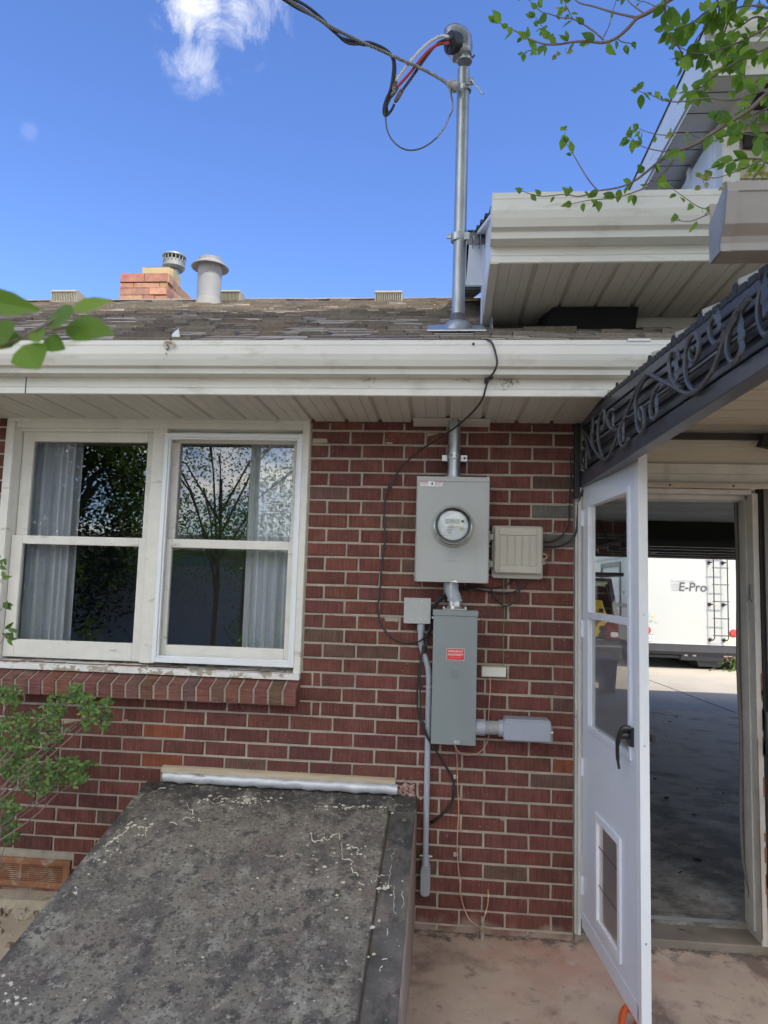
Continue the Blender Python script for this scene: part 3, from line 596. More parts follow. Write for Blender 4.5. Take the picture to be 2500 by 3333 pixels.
q = MB(); p = aY(1860, 632, -.5); q.lathe([(.05, -.05), (.05, .02), (.03, .035), (0, .04)], p + Vector((0, .1, -.0)), seg=16); q.build('vent_cap', INK, annex, smooth=True)
# upper storey
q = MB(); UX, UY = .70, -.05
q.prism([(UY, 4.02), (UY, 4.236), (1.5, 4.249), (1.5, 4.10)], 'x', UX, UX + .012); q.build('rake_fascia', BLUEW, annex)
q = MB(); q.box(UX + .012, 3.5, UY, UY + .012, 4.0, 4.115); q.build('upper_fascia', WPAINT, annex)
q = MB(); gutter(q, UX - .0, 3.5, UY - .001, 4.235, .115, .11); q.build('upper_gutter', WPAINT, annex)
q = MB(); q.hexa([(UX + .012, UY + .012, 4.005), (.93, UY + .012, 4.005), (.93, 2.5, 4.13), (UX + .012, 2.5, 4.13), (UX + .012, UY + .012, 4.02), (.93, UY + .012, 4.02), (.93, 2.5, 4.15), (UX + .012, 2.5, 4.15)]); q.box(.93, 3.5, UY + .012, .33, 4.005, 4.02)
us = q.build('upper_soffit', mat('white_soffit_metal', (.82, .81, .77), .5, var=.05), annex)
q = MB()
for k in range(9): y = .08 + k * .17; q.box(UX + .012, .90, y, y + .004, 4.002 + (y + .05) * .05, 4.008 + (y + .05) * .05)
q.pieces('panel_joint', DARK, us)
q = MB(); q.prism([(UY - .06, 4.237), (UY - .06, 4.247), (1.5, 4.250), (1.5, 4.237)], 'x', UX - .006, 3.5); q.build('upper_roof', mat('upper_roofing', (.05, .05, .055), .8), annex)
q = MB(); q.box(.90, .93, .36, 3.0, 3.0, 4.0)
for k in range(5): y = .40 + k * .34; q.box(.885, .90, y + (0), y + .05, 3.0, 4.02)
q.build('upper_side_wall', BLUEW, annex)  # bluish sky light on the siding is put into this colour
q = MB(); q.box(.895, .98, .27, .36, 3.62, 4.0); q.build('corner_post', WPAINT, annex)
q = MB()
for k in range(9): z = 3.15 + k * .11; q.hexa([(.96, .325, z), (3.5, .325, z), (3.5, .36, z), (.96, .36, z), (.96, .338, z + .109), (3.5, .338, z + .109), (3.5, .36, z + .109), (.96, .36, z + .109)])
q.build('upper_front_wall', SIDING, annex)
q = MB(); q.box(1.02, 2.2, .30, .322, 3.86, 3.94); q.box(1.0, 1.3, .02, .2, 3.99, 4.004); q.box(.91, .95, .31, .335, 3.3, 3.62); q.build('dark_opening', INK, annex)
# garage interior
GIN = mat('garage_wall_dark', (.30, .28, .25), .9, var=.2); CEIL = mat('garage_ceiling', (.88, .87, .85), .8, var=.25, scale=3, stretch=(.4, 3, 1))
q = MB(); q.box(.08, .1, .16, 6.2, -.1, 2.6); q.box(5.2, 5.25, 0, 1.0, -.1, 2.6); q.box(5.2, 5.25, 4.5, 6.2, -.1, 2.6); q.box(5.2, 5.25, 1.0, 4.5, -.1, .9); q.box(5.2, 5.25, 1.0, 4.5, 2.0, 2.6); q.box(.1, .6, 6.0, 6.15, -.1, 2.6); q.box(5.0, 5.2, 6.0, 6.15, -.1, 2.6); q.box(.6, 5.0, 6.0, 6.15, 2.02, 2.6); q.build('interior_wall', GIN, annex)  # unseen gap in the right wall added to let light into the garage
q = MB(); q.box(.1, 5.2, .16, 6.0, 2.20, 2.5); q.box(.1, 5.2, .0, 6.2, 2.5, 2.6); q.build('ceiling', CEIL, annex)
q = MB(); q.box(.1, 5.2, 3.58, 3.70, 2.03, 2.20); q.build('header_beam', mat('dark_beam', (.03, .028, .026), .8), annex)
gd_ = MB(); gd_.hexa([(1.3, 3.7, 2.03), (4.5, 3.7, 2.03), (4.5, 6.0, 2.00), (1.3, 6.0, 2.00), (1.3, 3.7, 2.06), (4.5, 3.7, 2.06), (4.5, 6.0, 2.03), (1.3, 6.0, 2.03)])
gdo = tag(thing('overhead_door', (3, 5, 2), 'dark tilt up garage door raised flat under the garage ceiling', 'garage door'))
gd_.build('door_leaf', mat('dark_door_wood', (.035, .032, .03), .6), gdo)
q = MB(); 
for k, y in enumerate((3.72, 4.15, 4.7, 5.2, 5.7, 5.95)): q.box(1.3, 4.5, y, y + .045, 1.965 - k * .002, 2.03)
q.pieces('stiffening_rail', mat('door_rail', (.10, .10, .10), .4, .3), gdo)
q = MB(); a = aY(2120, 1800, 5.0); b = aY(2235, 1763, 4.4); q.tube([a, a.lerp(b, .5), b], .02, 8); q.build('lift_arm', GALV, gdo)
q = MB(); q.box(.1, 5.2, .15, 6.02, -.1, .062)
SLAB = mat('polished_garage_slab', (.105, .092, .076), .62, var=.30, scale=4, bump=.05, bscale=8, spec=.3, layers=[((.46, .43, .38), 2.2, .50, .68, (1.0, 1.2, 1), (1, .35, -.75)), ((.29, .27, .235), 6, .50, .64, (1.0, 1.2, 1), (1, .5, -.6)), ((.05, .045, .038), 3.6, .52, .66, (1, 1.2, 1)), ((.18, .165, .14), 14, .54, .66, (1, 1.1, 1)), ((.36, .33, .28), 40, .64, .70, (1, 1, 1)), ((.04, .036, .03), 30, .62, .68, (1, 1, 1))])  # stain patches; the paler ones towards the opening also paint its reflection
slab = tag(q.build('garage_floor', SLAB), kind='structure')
q = MB()
for i in range(34):
    p = Vector((random.uniform(.6, 3), random.uniform(.5, 5.5), .064)); q.tube([p, p + Vector((random.uniform(-.04, .04), random.uniform(-.03, .03), .003))], random.uniform(.002, .006), 4)
tag(q.build('floor_litter', mat('litter_dark', (.03, .027, .02), .9)), 'dark twigs and leaf crumbs on the grey garage floor', 'litter', kind='stuff')
q = MB(); q.box(.15, .862, .146, .150, .050, .066); q.build('threshold_edge', GALV2, annex)
# ================================================================== GROUND
PATIO = mat('stained_patio', (.46, .35, .265), .85, var=.15, scale=3, bump=.25, bscale=60, layers=[((.42, .22, .16), 1.3, .46, .66, (1, 1, 1)), ((.44, .36, .27), 2.2, .55, .75, (1, 1, 1)), ((.24, .17, .13), 3.5, .54, .68, (1, 1, 1)), ((.47, .39, .31), 9, .60, .72, (1, 1, 1)), ((.15, .11, .09), 70, .64, .72, (1, 1, 1)), ((.2, .14, .11), .9, .56, .62, (2, 1, 1)), ((.13, .10, .08), 14, .58, .72, (1, 1, 1), (1, 9, .9))])
q = MB(); q.box(-.66, 5.0, -3.6, .012, -.2, 0); tag(q.build('patio', PATIO), kind='structure')
q = MB(); q.box(.10, .97, -.006, .148, -.05, .034); q.build('door_step', mat('step_concrete', (.19, .16, .125), .9, var=.2, scale=6, bump=.3), annex, bevel=.006)
q = MB(); 
for i in range(90):
    x = random.uniform(-.58, .9); y = random.gauss(-.012, .012) - abs(random.gauss(0, .006)); s_ = random.uniform(.003, .012)
    q.hexa([(x, y, 0), (x + s_ * 2, y, 0), (x + s_ * 2, y + s_, 0), (x, y + s_, 0), (x + s_ * .3, y, s_ * .6), (x + s_ * 1.5, y, s_ * .7), (x + s_ * 1.6, y + s_, s_ * .7), (x + s_ * .2, y + s_, s_ * .5)])
tag(q.build('crack_debris', mat('crumbled_mortar', (.22, .17, .12), .95, var=.3, scale=30)), 'crumbled mortar and grit along the foot of the wall', 'grit', kind='stuff')
TAN = mat('tan_concrete', (.42, .36, .26), .9, var=.12, scale=4, bump=.3, bscale=70)
q = MB(); q.box(-3.9, -1.9, -4.5, -.10, -.2, -.004); tag(q.build('side_path', TAN), kind='structure')
GR = mat('yard_dirt', (.24, .19, .13), .95, var=.25, scale=.6, bump=.4, bscale=30, layers=[((.13, .19, .06), .35, .45, .6, (1, 1, 1))])
q = MB(); q.face([(-300, -300, -.03), (300, -300, -.03), (300, 400, -.03), (-300, 400, -.03)]); tag(q.build('ground', GR), kind='structure')
DRV = mat('driveway_concrete', (.43, .38, .30), .9, var=.1, scale=2, bump=.15, bscale=60, layers=[((.36, .33, .29), .8, .5, .8, (1, 1, 1))])
q = MB(); q.box(-6, 9, 6.03, 34, -.1, .045); drv = tag(q.build('driveway', DRV), kind='structure')
q = MB(); q.box(-30, 14, -9.9, -4.6, -.05, -.01); tag(q.build('back_yard_paving', mat('pale_paving', (.30, .28, .25), .9, var=.1)), kind='structure')
q = MB(); a = aZ(2095, 2208, .046); b = aZ(2400, 2322, .046); q.tube([a + (a - b) * .1, a.lerp(b, .3) + Vector((.02, 0, 0)), a.lerp(b, .6), b], .006, 4); tag(q.build('driveway_crack', mat('crack_dark', (.12, .11, .1), .9)), kind='structure')
# rubble left of the cellar door
q = MB()
for i in range(260):
    x = random.uniform(-2.9, -2.0); y = random.uniform(-.16, -.0) if random.random() < .8 else random.uniform(-.5, -.1); s_ = random.choice([.006, .009, .014, .02, .035]) * random.uniform(.7, 1.2)
    c = random.choice([(.30, .25, .18), (.36, .31, .24), (.22, .17, .12), (.40, .30, .25)]); q.col = c
    b = len(q.v); rot = random.uniform(0, 3)
    P = [Vector((math.cos(rot + k * 1.57) * s_ * random.uniform(.7, 1.2), math.sin(rot + k * 1.57) * s_ * random.uniform(.5, 1), 0)) for k in range(4)]
    o_ = Vector((x, y, -.004)); q.hexa([o_ + p for p in P] + [o_ + p * .6 + Vector((0, 0, s_ * random.uniform(.4, .9))) for p in P])
tag(q.build('rubble', mat('rubble_stone', (.3, .25, .2), .95, var=.2, scale=30, attr=True)), 'small stones and dirt crumbs under the rusty vent', 'rubble', kind='stuff')
q = MB(); q.hexa([(-2.45, -.13, -.02), (-2.05, -.12, -.02), (-2.0, -.0, -.02), (-2.9, -.0, -.02), (-2.40, -.09, .045), (-2.12, -.08, .05), (-2.05, 0, .06), (-2.9, 0, .035)]); tag(q.build('soil_bank', mat('pale_soil', (.36, .31, .22), .95, var=.2, scale=12, bump=.8, bscale=40)), kind='structure')
# ================================================================== CELLAR BULKHEAD
bulk = thing('cellar_bulkhead', (-1.2, -.6, 0), 'weathered dark sloping cellar bulkhead slab against the brick wall', 'cellar bulkhead')
def bz(y): return .570 + .245 * y
CELL = mat('weathered_tar_slab', (.195, .176, .138), .88, var=.22, scale=14, bump=.5, bscale=70, layers=[
    ((.115, .103, .088), 5.5, .46, .58, (1.1, .8, 1)), ((.29, .275, .225), 7.5, .52, .64, (1.2, .8, 1)), ((.21, .155, .13), 2.4, .52, .72, (1, .9, 1)),
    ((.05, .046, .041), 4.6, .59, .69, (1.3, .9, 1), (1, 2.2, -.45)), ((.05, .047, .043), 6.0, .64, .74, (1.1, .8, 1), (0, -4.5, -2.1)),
    ((.07, .064, .056), 17, .54, .62, (1.1, .9, 1)), ((.32, .30, .245), 38, .56, .66, (1, 1, 1)), ((.075, .07, .062), 75, .54, .61, (1, .9, 1)), ((.38, .36, .30), 90, .62, .68, (1, 1, 1))])
CURB = mat('pink_curb_concrete', (.24, .18, .145), .8, var=.15, scale=5, bump=.2, bscale=50, layers=[((.36, .31, .28), 4, .55, .75, (1, 1, .3)), ((.12, .09, .085), 6, .6, .8, (1, 1, .4))])
q = MB(); yb, ye = -.002, -2.05
q.prism([(yb, -.1), (yb, bz(yb) - .012), (ye, bz(ye) - .012), (ye, -.1)], 'x', -1.86, -.600); q.build('curb_walls', CURB, bulk, bevel=.006)
def slabp(q, x0, x1, y0, y1, t, h0=0, jit=0, n=24):   # subdivided sloped panel with an uneven edge
    q.hexa([(x0, y1, bz(y1) + h0), (x1, y1, bz(y1) + h0), (x1, y0, bz(y0) + h0), (x0, y0, bz(y0) + h0), (x0, y1, bz(y1) + h0 + t), (x1, y1, bz(y1) + h0 + t), (x1, y0, bz(y0) + h0 + t), (x0, y0, bz(y0) + h0 + t)])
q = MB(); slabp(q, -1.868, -.722, -.115, -2.07, .026, -.012); q.build('lid', CELL, bulk, bevel=.005)
q = MB(); slabp(q, -1.86, -.61, -.112, -.1165, .004, -.010); q.build('seam', DARK, bulk)
q = MB(); slabp(q, -1.872, -.60, -.004, -.113, .022, -.012); q.build('head_slab', CELL, bulk, bevel=.006)
q = MB(); slabp(q, -.716, -.606, -.115, -2.06, .010, -.012); q.build('side_curb', mat('dark_stained_curb', (.105, .096, .086), .85, var=.4, scale=9, bump=.5, bscale=40, layers=[((.20, .165, .14), 6, .54, .64, (1, .7, 1)), ((.045, .042, .04), 8, .52, .62, (1, .5, 1)), ((.24, .22, .18), 30, .60, .68, (1, 1, 1))]), bulk, bevel=.004)
# peeled membrane edges: raised pale wandering lips and chips lying on the slab
PALE = mat('peeled_membrane_edge', (.60, .56, .46), .8, var=.2, scale=40)
def onslab(u, v, h=.0155):
    d = ray(u, v); t = (bz(0) + .245 * CAM.y + h - CAM.z) / (d.z - .245 * d.y); return CAM + d * t
q = MB()
def lip(pts, r=.0028, jit=12, seg=3):
    r *= .72
    P = []
    for (a, b), (c, d) in zip(pts[:-1], pts[1:]):
        n = max(2, int(math.hypot(c - a, d - b) / 7))
        for k in range(n): t = k / n; P.append((a + (c - a) * t + random.gauss(0, jit * .35), b + (d - b) * t + random.gauss(0, jit * .35)))
    run = []
    for p in P:
        if random.random() < .22:
            if len(run) > 2: q.tube([onslab(*x) for x in run], [r * random.uniform(.3, 1.3) for _ in run], 4)
            run = []
        else: run.append(p)
    if len(run) > 2: q.tube([onslab(*x) for x in run], [r * random.uniform(.3, 1.3) for _ in run], 4)
Zc = lambda x, y: (800 + x / 2.37, 2400 + y / 2.37)
Ze = lambda x, y: (x / 1.843, 2200 + y / 1.843)
lip([Zc(500, 700), Zc(530, 800), Zc(640, 780), Zc(680, 740), Zc(740, 740), Zc(740, 920), Zc(820, 960), Zc(820, 1020), Zc(870, 1060), Zc(880, 1120), Zc(910, 1150)], .003)
lip([Zc(920, 1120), Zc(1010, 1100), Zc(1010, 1060), Zc(1080, 1080)], .002)
lip([Zc(1138, 880), Zc(1110, 1050), Zc(1095, 1200)], .0012, 5)
lip([Zc(1140, 1150), Zc(1140, 1340), Zc(1180, 1370), Zc(1220, 1280), Zc(1200, 1160)], .0016, 5); lip([Zc(1090, 1480), Zc(1100, 1550), Zc(1140, 1500), Zc(1120, 1440)], .002, 5)
lip([Zc(1040, 1800), Zc(1060, 1720), Zc(1130, 1690), Zc(1110, 1760)], .0022, 6)
lip([Ze(640, 1010), Ze(720, 960), Ze(780, 900), Ze(900, 910), Ze(960, 900), Ze(1010, 880), Ze(1060, 890), Ze(1100, 860), Ze(1200, 830)], .003)
lip([Ze(1130, 780), Ze(1160, 830), Ze(1220, 890), Ze(1150, 910)], .0028); lip([Ze(780, 740), Ze(900, 700), Ze(1000, 660)], .0022); lip([Ze(860, 950), Ze(900, 910)], .002)
lip([Ze(1200, 740), Ze(1300, 760), Ze(1420, 800), Ze(1500, 790)], .002)
for (cx, cy_, n_, sx, sy, f) in ((810, 925, 34, 55, 30, Ze), (640, 1040, 28, 50, 45, Ze), (690, 1020, 14, 30, 20, Ze), (1350, 745, 40, 70, 14, Ze), (1500, 745, 40, 60, 14, Ze), (580, 1100, 12, 30, 20, Ze), (450, 1300, 10, 12, 12, Ze), (60, 1870, 16, 60, 30, Ze), (100, 1950, 10, 40, 20, Ze), (880, 885, 20, 40, 24, Zc), (640, 760, 18, 50, 20, Zc), (1070, 1160, 16, 25, 20, Zc), (70, 480, 40, 70, 14, Zc), (800, 540, 60, 150, 10, Zc), (800, 850, 8, 40, 30, Zc), (850, 1000, 30, 330, 420, Zc), (600, 1500, 26, 350, 350, Zc)):
    for i in range(n_):
        u, v = f(random.gauss(cx, sx), random.gauss(cy_, sy)); p = onslab(u, v, .0148); s_ = random.choice([.0016, .0025, .004, .007]) * random.uniform(.6, 1.4)
        if not (-1.84 < p.x < -.615 and -2.0 < p.y < -.01): continue
        a = random.uniform(0, 6.28); n5 = 5
        q.face([p + Vector((math.cos(a + k * 1.257) * s_ * random.uniform(.5, 1.4), math.sin(a + k * 1.257) * s_ * random.uniform(.5, 1.3), .0006 + .245 * math.sin(a + k * 1.257) * s_)) for k in range(n5)])
pe = q.build('peeled_flake', PALE, bulk); tag(pe, kind='stuff')
q = MB()
for (u, v) in [Ze(1145, 1020), Ze(1545, 1215), Ze(1515, 1278), Ze(1080, 715), Ze(1437, 678), Ze(1180, 660), Ze(965, 660), Ze(530, 1190), Ze(1215, 1690), Ze(510, 1945), Zc(680, 893), Zc(545, 1020), Zc(985, 1675), Zc(270, 1330), Zc(880, 1175), Zc(705, 1220), Zc(700, 1335)]:
    p = onslab(u, v, .017); s_ = random.uniform(.006, .010); a = random.uniform(0, 3)
    d1 = Vector((math.cos(a), math.sin(a), .245 * math.sin(a))) * s_; d2 = Vector((-math.sin(a), math.cos(a), .245 * math.cos(a))) * s_ * .7
    q.face([p + d1, p + d2 + d1 * .3, p - d1 * .8 + Vector((0, 0, .002)), p - d2 + d1 * .2])
tag(q.build('fallen_petals', mat('dry_petal', (.68, .62, .36), .8)), 'pale dry petals lying on the dark cellar slab', 'petals', kind='stuff')
# silver flashing roll, wood strip above it
q = MB(); n = 40; pts = []; rr = []
for i in range(n + 1):
    x = -1.785 + (1.785 - .690) * i / n; pts.append((x, -.022 + .003 * math.sin(i * .9), .606 + .002 * math.sin(i * 1.7))); rr.append(.024 + .0015 * math.sin(i * 2.3) + (.003 if i in (3, 17, 33) else 0))
q.tube(pts, rr, 12); q.build('flashing_roll', mat('silver_painted_roll', (.50, .52, .54), .38, .25, var=.2, scale=9, bump=.25, bscale=30, layers=[((.06, .06, .07), 5, .58, .70, (1, 1, 3))]), bulk, smooth=True)
q = MB(); q.hexa([(-1.80, -.030, .626), (-.70, -.030, .628), (-.70, .0, .626), (-1.80, .0, .624), (-1.80, -.018, .650), (-.70, -.018, .645), (-.70, 0, .652), (-1.80, 0, .656)]); q.build('wood_strip', mat('old_wood_caulk', (.42, .35, .24), .8, var=.25, scale=14, stretch=(.3, 1, 6), bump=.5, bscale=30), bulk, bevel=.004)
q = MB()
for i in range(90):
    x = random.gauss(-.655, .028); z = .60 + random.gauss(-.005, .022); y = random.uniform(-.012, .002); s_ = random.uniform(.003, .012); q.lathe([(0, -s_ * .6), (s_ * .8, -s_ * .2), (s_, s_ * .2), (0, s_ * .7)], (x, y, z), (random.gauss(0, 1), -1, random.gauss(0, 1)), 6, False)
q.build('mortar_patch', mat('pink_mortar', (.40, .27, .22), .9, var=.2, scale=20, bump=.6), bulk, smooth=True)
q = MB(); a = onslab(500, 2562, .016); q.tube(smooth_path([onslab(493, 2550, .02), onslab(497, 2562, .018), onslab(515, 2560, .016), onslab(535, 2558, .016)], 4), .006, 5); q.build('iron_hook', mat('iron_hook', (.04, .025, .02), .8), bulk)
#PART3
# ================================================================== AWNING
AWB = mat('black_awning_paint', (.046, .050, .063), .36, var=.25, scale=5, layers=[((.11, .115, .132), 6, .55, .8, (1, .4, 2))])
AWC = mat('cream_awning_slat', (.50, .45, .36), .5, var=.07, scale=3, stretch=(.3, 3, 1))
awn = thing('door_awning', (.12, -.01, 2.0), 'black sided step down metal awning over the doorway with wrought iron scrollwork', 'awning')
YE = -2.07
def zb_(y): return 2.001 + .0133 * y
def zt_(y): return 2.336 + .0834 * y
def bar(q, x0, x1, f0, f1, y0=-.006, y1=YE):   # strip of the valance between two height fractions
    h = lambda y, f: zb_(y) + (zt_(y) - zb_(y)) * f
    q.hexa([(x0, y1, h(y1, f0)), (x1, y1, h(y1, f0)), (x1, y0, h(y0, f0)), (x0, y0, h(y0, f0)), (x0, y1, h(y1, f1)), (x1, y1, h(y1, f1)), (x1, y0, h(y0, f1)), (x0, y0, h(y0, f1))])
q = MB(); bar(q, .120, .165, 0, .20); bar(q, .126, .165, .84, 1.0); q.build('valance', AWB, awn, bevel=.003)
q = MB(); bar(q, .140, .150, .20, .84); q.build('valance_backing', INK, awn)
q = MB()
for f in (.26, .42, .58, .74): bar(q, .130, .1395, f, f + .085)
q.pieces('valance_rib', AWB, awn, bevel=.003)
IRON = mat('wrought_iron', (.075, .078, .085), .42, .0, var=.2, scale=30)
Vz = lambda x, y, xx=.108: aX(1700 + x / 2.074, 800 + y / 2.074, xx)
scr = [[(840, 868), (865, 870), (920, 900), (1000, 940), (1060, 975), (1120, 1000), (1170, 985), (1225, 930), (1290, 830), (1350, 680), (1400, 540), (1450, 440), (1520, 350)],
       [(1060, 780), (1045, 715), (1015, 712), (992, 780), (1000, 865), (1030, 930), (1072, 962)],
       [(1165, 985), (1120, 930), (1100, 830), (1108, 710), (1135, 625), (1170, 592), (1195, 640), (1188, 730), (1160, 785), (1138, 765), (1135, 715), (1152, 690), (1166, 705)],
       [(830, 878), (795, 925), (755, 1010), (705, 1130), (655, 1240), (625, 1330), (580, 1425), (540, 1438), (490, 1380), (445, 1290), (400, 1235)],
       [(835, 882), (795, 960), (768, 1040), (770, 1150), (782, 1230), (802, 1262), (824, 1210), (822, 1130), (805, 1090), (792, 1120), (798, 1170), (810, 1180)],
       [(965, 942), (925, 940), (893, 985), (872, 1060), (868, 1130), (885, 1170), (915, 1140)],
       [(705, 1150), (675, 1190), (657, 1265), (665, 1340), (690, 1352), (718, 1300)],
       [(640, 1240), (600, 1235), (578, 1180), (590, 1120), (615, 1105)], [(545, 1430), (518, 1340), (512, 1230), (530, 1145), (552, 1112), (558, 1180), (545, 1245), (532, 1220)],
       [(1370, 570), (1345, 630), (1300, 660), (1268, 600), (1272, 525), (1305, 478), (1325, 520)],
       [(1535, 360), (1480, 440), (1425, 530), (1390, 620), (1385, 720), (1412, 782), (1452, 770), (1480, 700), (1500, 610)],
       [(1659, 170), (1620, 270), (1595, 400), (1600, 520), (1640, 600), (1700, 560)], [(1290, 850), (1360, 640), (1400, 570), (1450, 470)],
       [(480, 1370), (470, 1280), (480, 1210), (500, 1190)], [(400, 1240), (430, 1300), (450, 1400), (460, 1440)], [(405, 1420), (400, 1460), (425, 1500), (440, 1450)]]
q = MB()
for c in scr: q.tube(smooth_path([Vz(x, y) for x, y in c], 5), .0064, 6)
for ln in (.52, ): bar(q, .113, .120, .47, .50)
q.build('scrollwork', IRON, awn, smooth=True)
q = MB(); MK = []
def ileaf(x, y, L_, ang):
    MK.append(len(q.v))
    c = Vz(x, y, .106); ca, sa = math.cos(ang), math.sin(ang)
    prof = [(0, 0), (.12, .3), (.3, .22), (.38, .42), (.58, .28), (.66, .34), (1, 0)]
    for s_ in (1, -1):
        pts = [c + Vector((-.004 * (1 if 0 < t < 1 else 0), (t - .5) * L_ * ca - s_ * w * L_ * .5 * sa, (t - .5) * L_ * sa + s_ * w * L_ * .5 * ca)) for t, w in prof]
        mid = [c + Vector((-.010, (t - .5) * L_ * ca, (t - .5) * L_ * sa)) for t, w in prof]
        for i in range(len(prof) - 1): q.face([mid[i], mid[i + 1], pts[i + 1], pts[i]])
for x, y, l_, a in ((1052, 820, .085, 1.5), (918, 1065, .075, 1.4), (1490, 590, .10, 1.45), (1338, 495, .07, 1.2), (692, 1250, .08, 1.5), (485, 1210, .08, 1.5), (625, 1180, .06, 1.4), (1650, 320, .10, 1.5), (440, 1440, .09, 1.5)): ileaf(x, y, l_, a)
q.pieces('iron_leaf', IRON, awn, marks=MK)
q = MB(); st_ = [-.05, -.27, -.48, -.689, -.901, -1.115, -1.348, -1.558, -1.778, -1.99]
cap = MB()
for k, y in enumerate(st_):
    y2 = st_[k + 1] if k + 1 < len(st_) else YE; z = zt_(y); z2 = zt_(y2)
    q.prism([(y + .0, z + .036), (y - .10, z + .012), (y2 + .008, z2 - .002), (y2 + .008, z2 - .012), (y + .0, z - .006)], 'x', .135, 2.1)
    q.prism([(y + .0, z - .026), (y2 + .005, z2 - .033), (y2 + .005, z2 - .041), (y + .0, z - .037)], 'x', .165, 2.1)
    cap.prism([(y + .035, z - .01), (y + .012, z + .027), (y + .001, z + .028), (y - .012, z + .006), (y - .012, z - .02)], 'x', .128, .1345)
q.build('awning_slat', AWC, awn)
cap.pieces('slat_end_cap', INK, awn)
q = MB(); 
for i in range(40): y = -.05 - i * .05; z = zt_(y); q.hexa([(.124, y - .046, z - .01), (.136, y - .046, z - .01), (.136, y, z - .01), (.124, y, z - .01), (.124, y - .04, z + .006), (.136, y - .04, z + .006), (.136, y - .004, z + .011), (.124, y - .004, z + .011)])
q.build('edge_trim', INK, awn)
q = MB(); q.box(.165, 2.1, -.030, -.001, 2.235, 2.262); q.hexa([(.90, -.09, 2.19), (1.0, -.10, 2.18), (1.0, -.03, 2.18), (.90, -.03, 2.2), (.93, -.06, 2.26), (1.0, -.06, 2.26), (1.0, -.03, 2.26), (.93, -.03, 2.26)]); q.build('wall_ledger', INK, awn)
q = MB(); q.box(.115, .165, YE - .01, YE, 1.965, 2.17); q.box(.165, 2.1, YE - .01, YE, 1.98, 2.15); q.build('front_valance', AWB, awn)
# dark strip on the wall where the awning ends
q = MB(); q.box(.092, .118, -.035, -.002, 1.95, 2.30); q.build('dark_wall_strip', INK, awn, bevel=.004)
# ================================================================== STUB OF WEATHERED GUTTER (upper right, near the camera)
cg = thing('weathered_gutter', (0, -2.12, 2.1), 'stub end of a weathered rusty steel gutter above the black awning', 'gutter')
pb_ = aY(2313, 859, -2.09); pf = aZ(2366, 815, pb_.z); pt_ = aY(2416, 592, pf.y - .035); zt0 = pt_.z; zb0 = pb_.z; x0 = pb_.x; yB = pb_.y; yF = pf.y; yT = pf.y - .035; H_ = zt0 - zb0
prof = [(yB, zb0), (yF, zb0), (yF - .002, zb0 + H_ * .12), (yF - .006, zb0 + H_ * .22), (yF - .022, zb0 + H_ * .36), (yT + .006, zb0 + H_ * .62), (yT, zb0 + H_ * .86), (yT, zt0)]
RG = mat('rusty_galvanised', (.21, .20, .185), .5, .25, var=.15, scale=6, layers=[((.20, .13, .09), 7, .54, .75, (1, 1, .6)), ((.42, .43, .43), 5, .58, .75, (1, 1, 1))])
q = MB(); q.sheet(prof, 'x', x0, x0 + 1.9); q.sheet([(yB, zb0), (yB, zt0 + .01)], 'x', x0, x0 + 1.9); q.prism([(yT - .002, zt0 - .016), (yT + .014, zt0 - .016), (yT + .014, zt0 + .001), (yT - .002, zt0 + .001)], 'x', x0 + .012, x0 + 1.9)
q.build('trough', RG, cg)
q = MB(); q.prism([(yB, zb0)] + prof[1:-1] + [(yT, zt0 - .004), (yT + .02, zt0), (yB - .02, zb0 + H_ * .78), (yB, zb0 + H_ * .72)], 'x', x0 - .002, x0 + .002); q.build('end_cap', mat('end_cap_zinc', (.27, .275, .28), .6, .15, var=.25, scale=9), cg)
q = MB(); q.prism([(p[0] - .004, p[1] - .003) for p in prof[1:]] + [(p[0] + .002, p[1] + .001) for p in prof[::-1][:-1]], 'x', x0 - .004, x0 + .014); q.build('end_flange', RG, cg)
# ================================================================== STORM DOOR
Hh = Vector((.131, -.03, 0)); Dd = Vector((.189 - .131, -.702, 0)).normalized(); Nn = Vector((Dd.y, -Dd.x, 0)); DW = .7045
if Nn.x > 0: Nn = -Nn
sdoor = thing('storm_door', (.131, -.03, .085), 'white aluminium storm door standing open with glass panes and a pet flap', 'door')
def aD(u, v):
    d = ray(u, v); t = (Hh - CAM).dot(Nn) / d.dot(Nn); p = CAM + d * t; return (p - Hh).dot(Dd), p.z
def dp(s, t, z): return Hh + Dd * s + Nn * t + Vector((0, 0, z))
def dbox(q, s0, s1, t0, t1, z0, z1):
    q.hexa([dp(s0, t1, z0), dp(s1, t1, z0), dp(s1, t0, z0), dp(s0, t0, z0), dp(s0, t1, z1), dp(s1, t1, z1), dp(s1, t0, z1), dp(s0, t0, z1)])
ZB, ZT = .085, 2.018
gs0, gzt = aD(1917, 1644); gs1, gzt2 = aD(2045, 1603); _, r0 = aD(1921, 2003 - 8); _, r1 = aD(1921, 2011); _, gzb = aD(1922, 2365)
ps0, pz1 = aD(1940, 2641); ps1, pzb = aD(2024, 3141)
gzt = (gzt + gzt2) / 2
T0 = -.028
q = MB()
dbox(q, 0, gs0, T0, 0, ZB, ZT); dbox(q, gs1, DW, T0, 0, ZB, ZT); dbox(q, gs0, gs1, T0, 0, gzt, ZT)
dbox(q, gs0, ps0, T0, 0, ZB, gzb) if ps0 > gs0 else None
dbox(q, ps1, gs1, T0, 0, ZB, gzb) if gs1 > ps1 else None
dbox(q, ps0, ps1, T0, 0, pz1, gzb); dbox(q, ps0, ps1, T0, 0, ZB, pzb)
q.build('door_panel', DOORW, sdoor)
q = MB(); f = .020
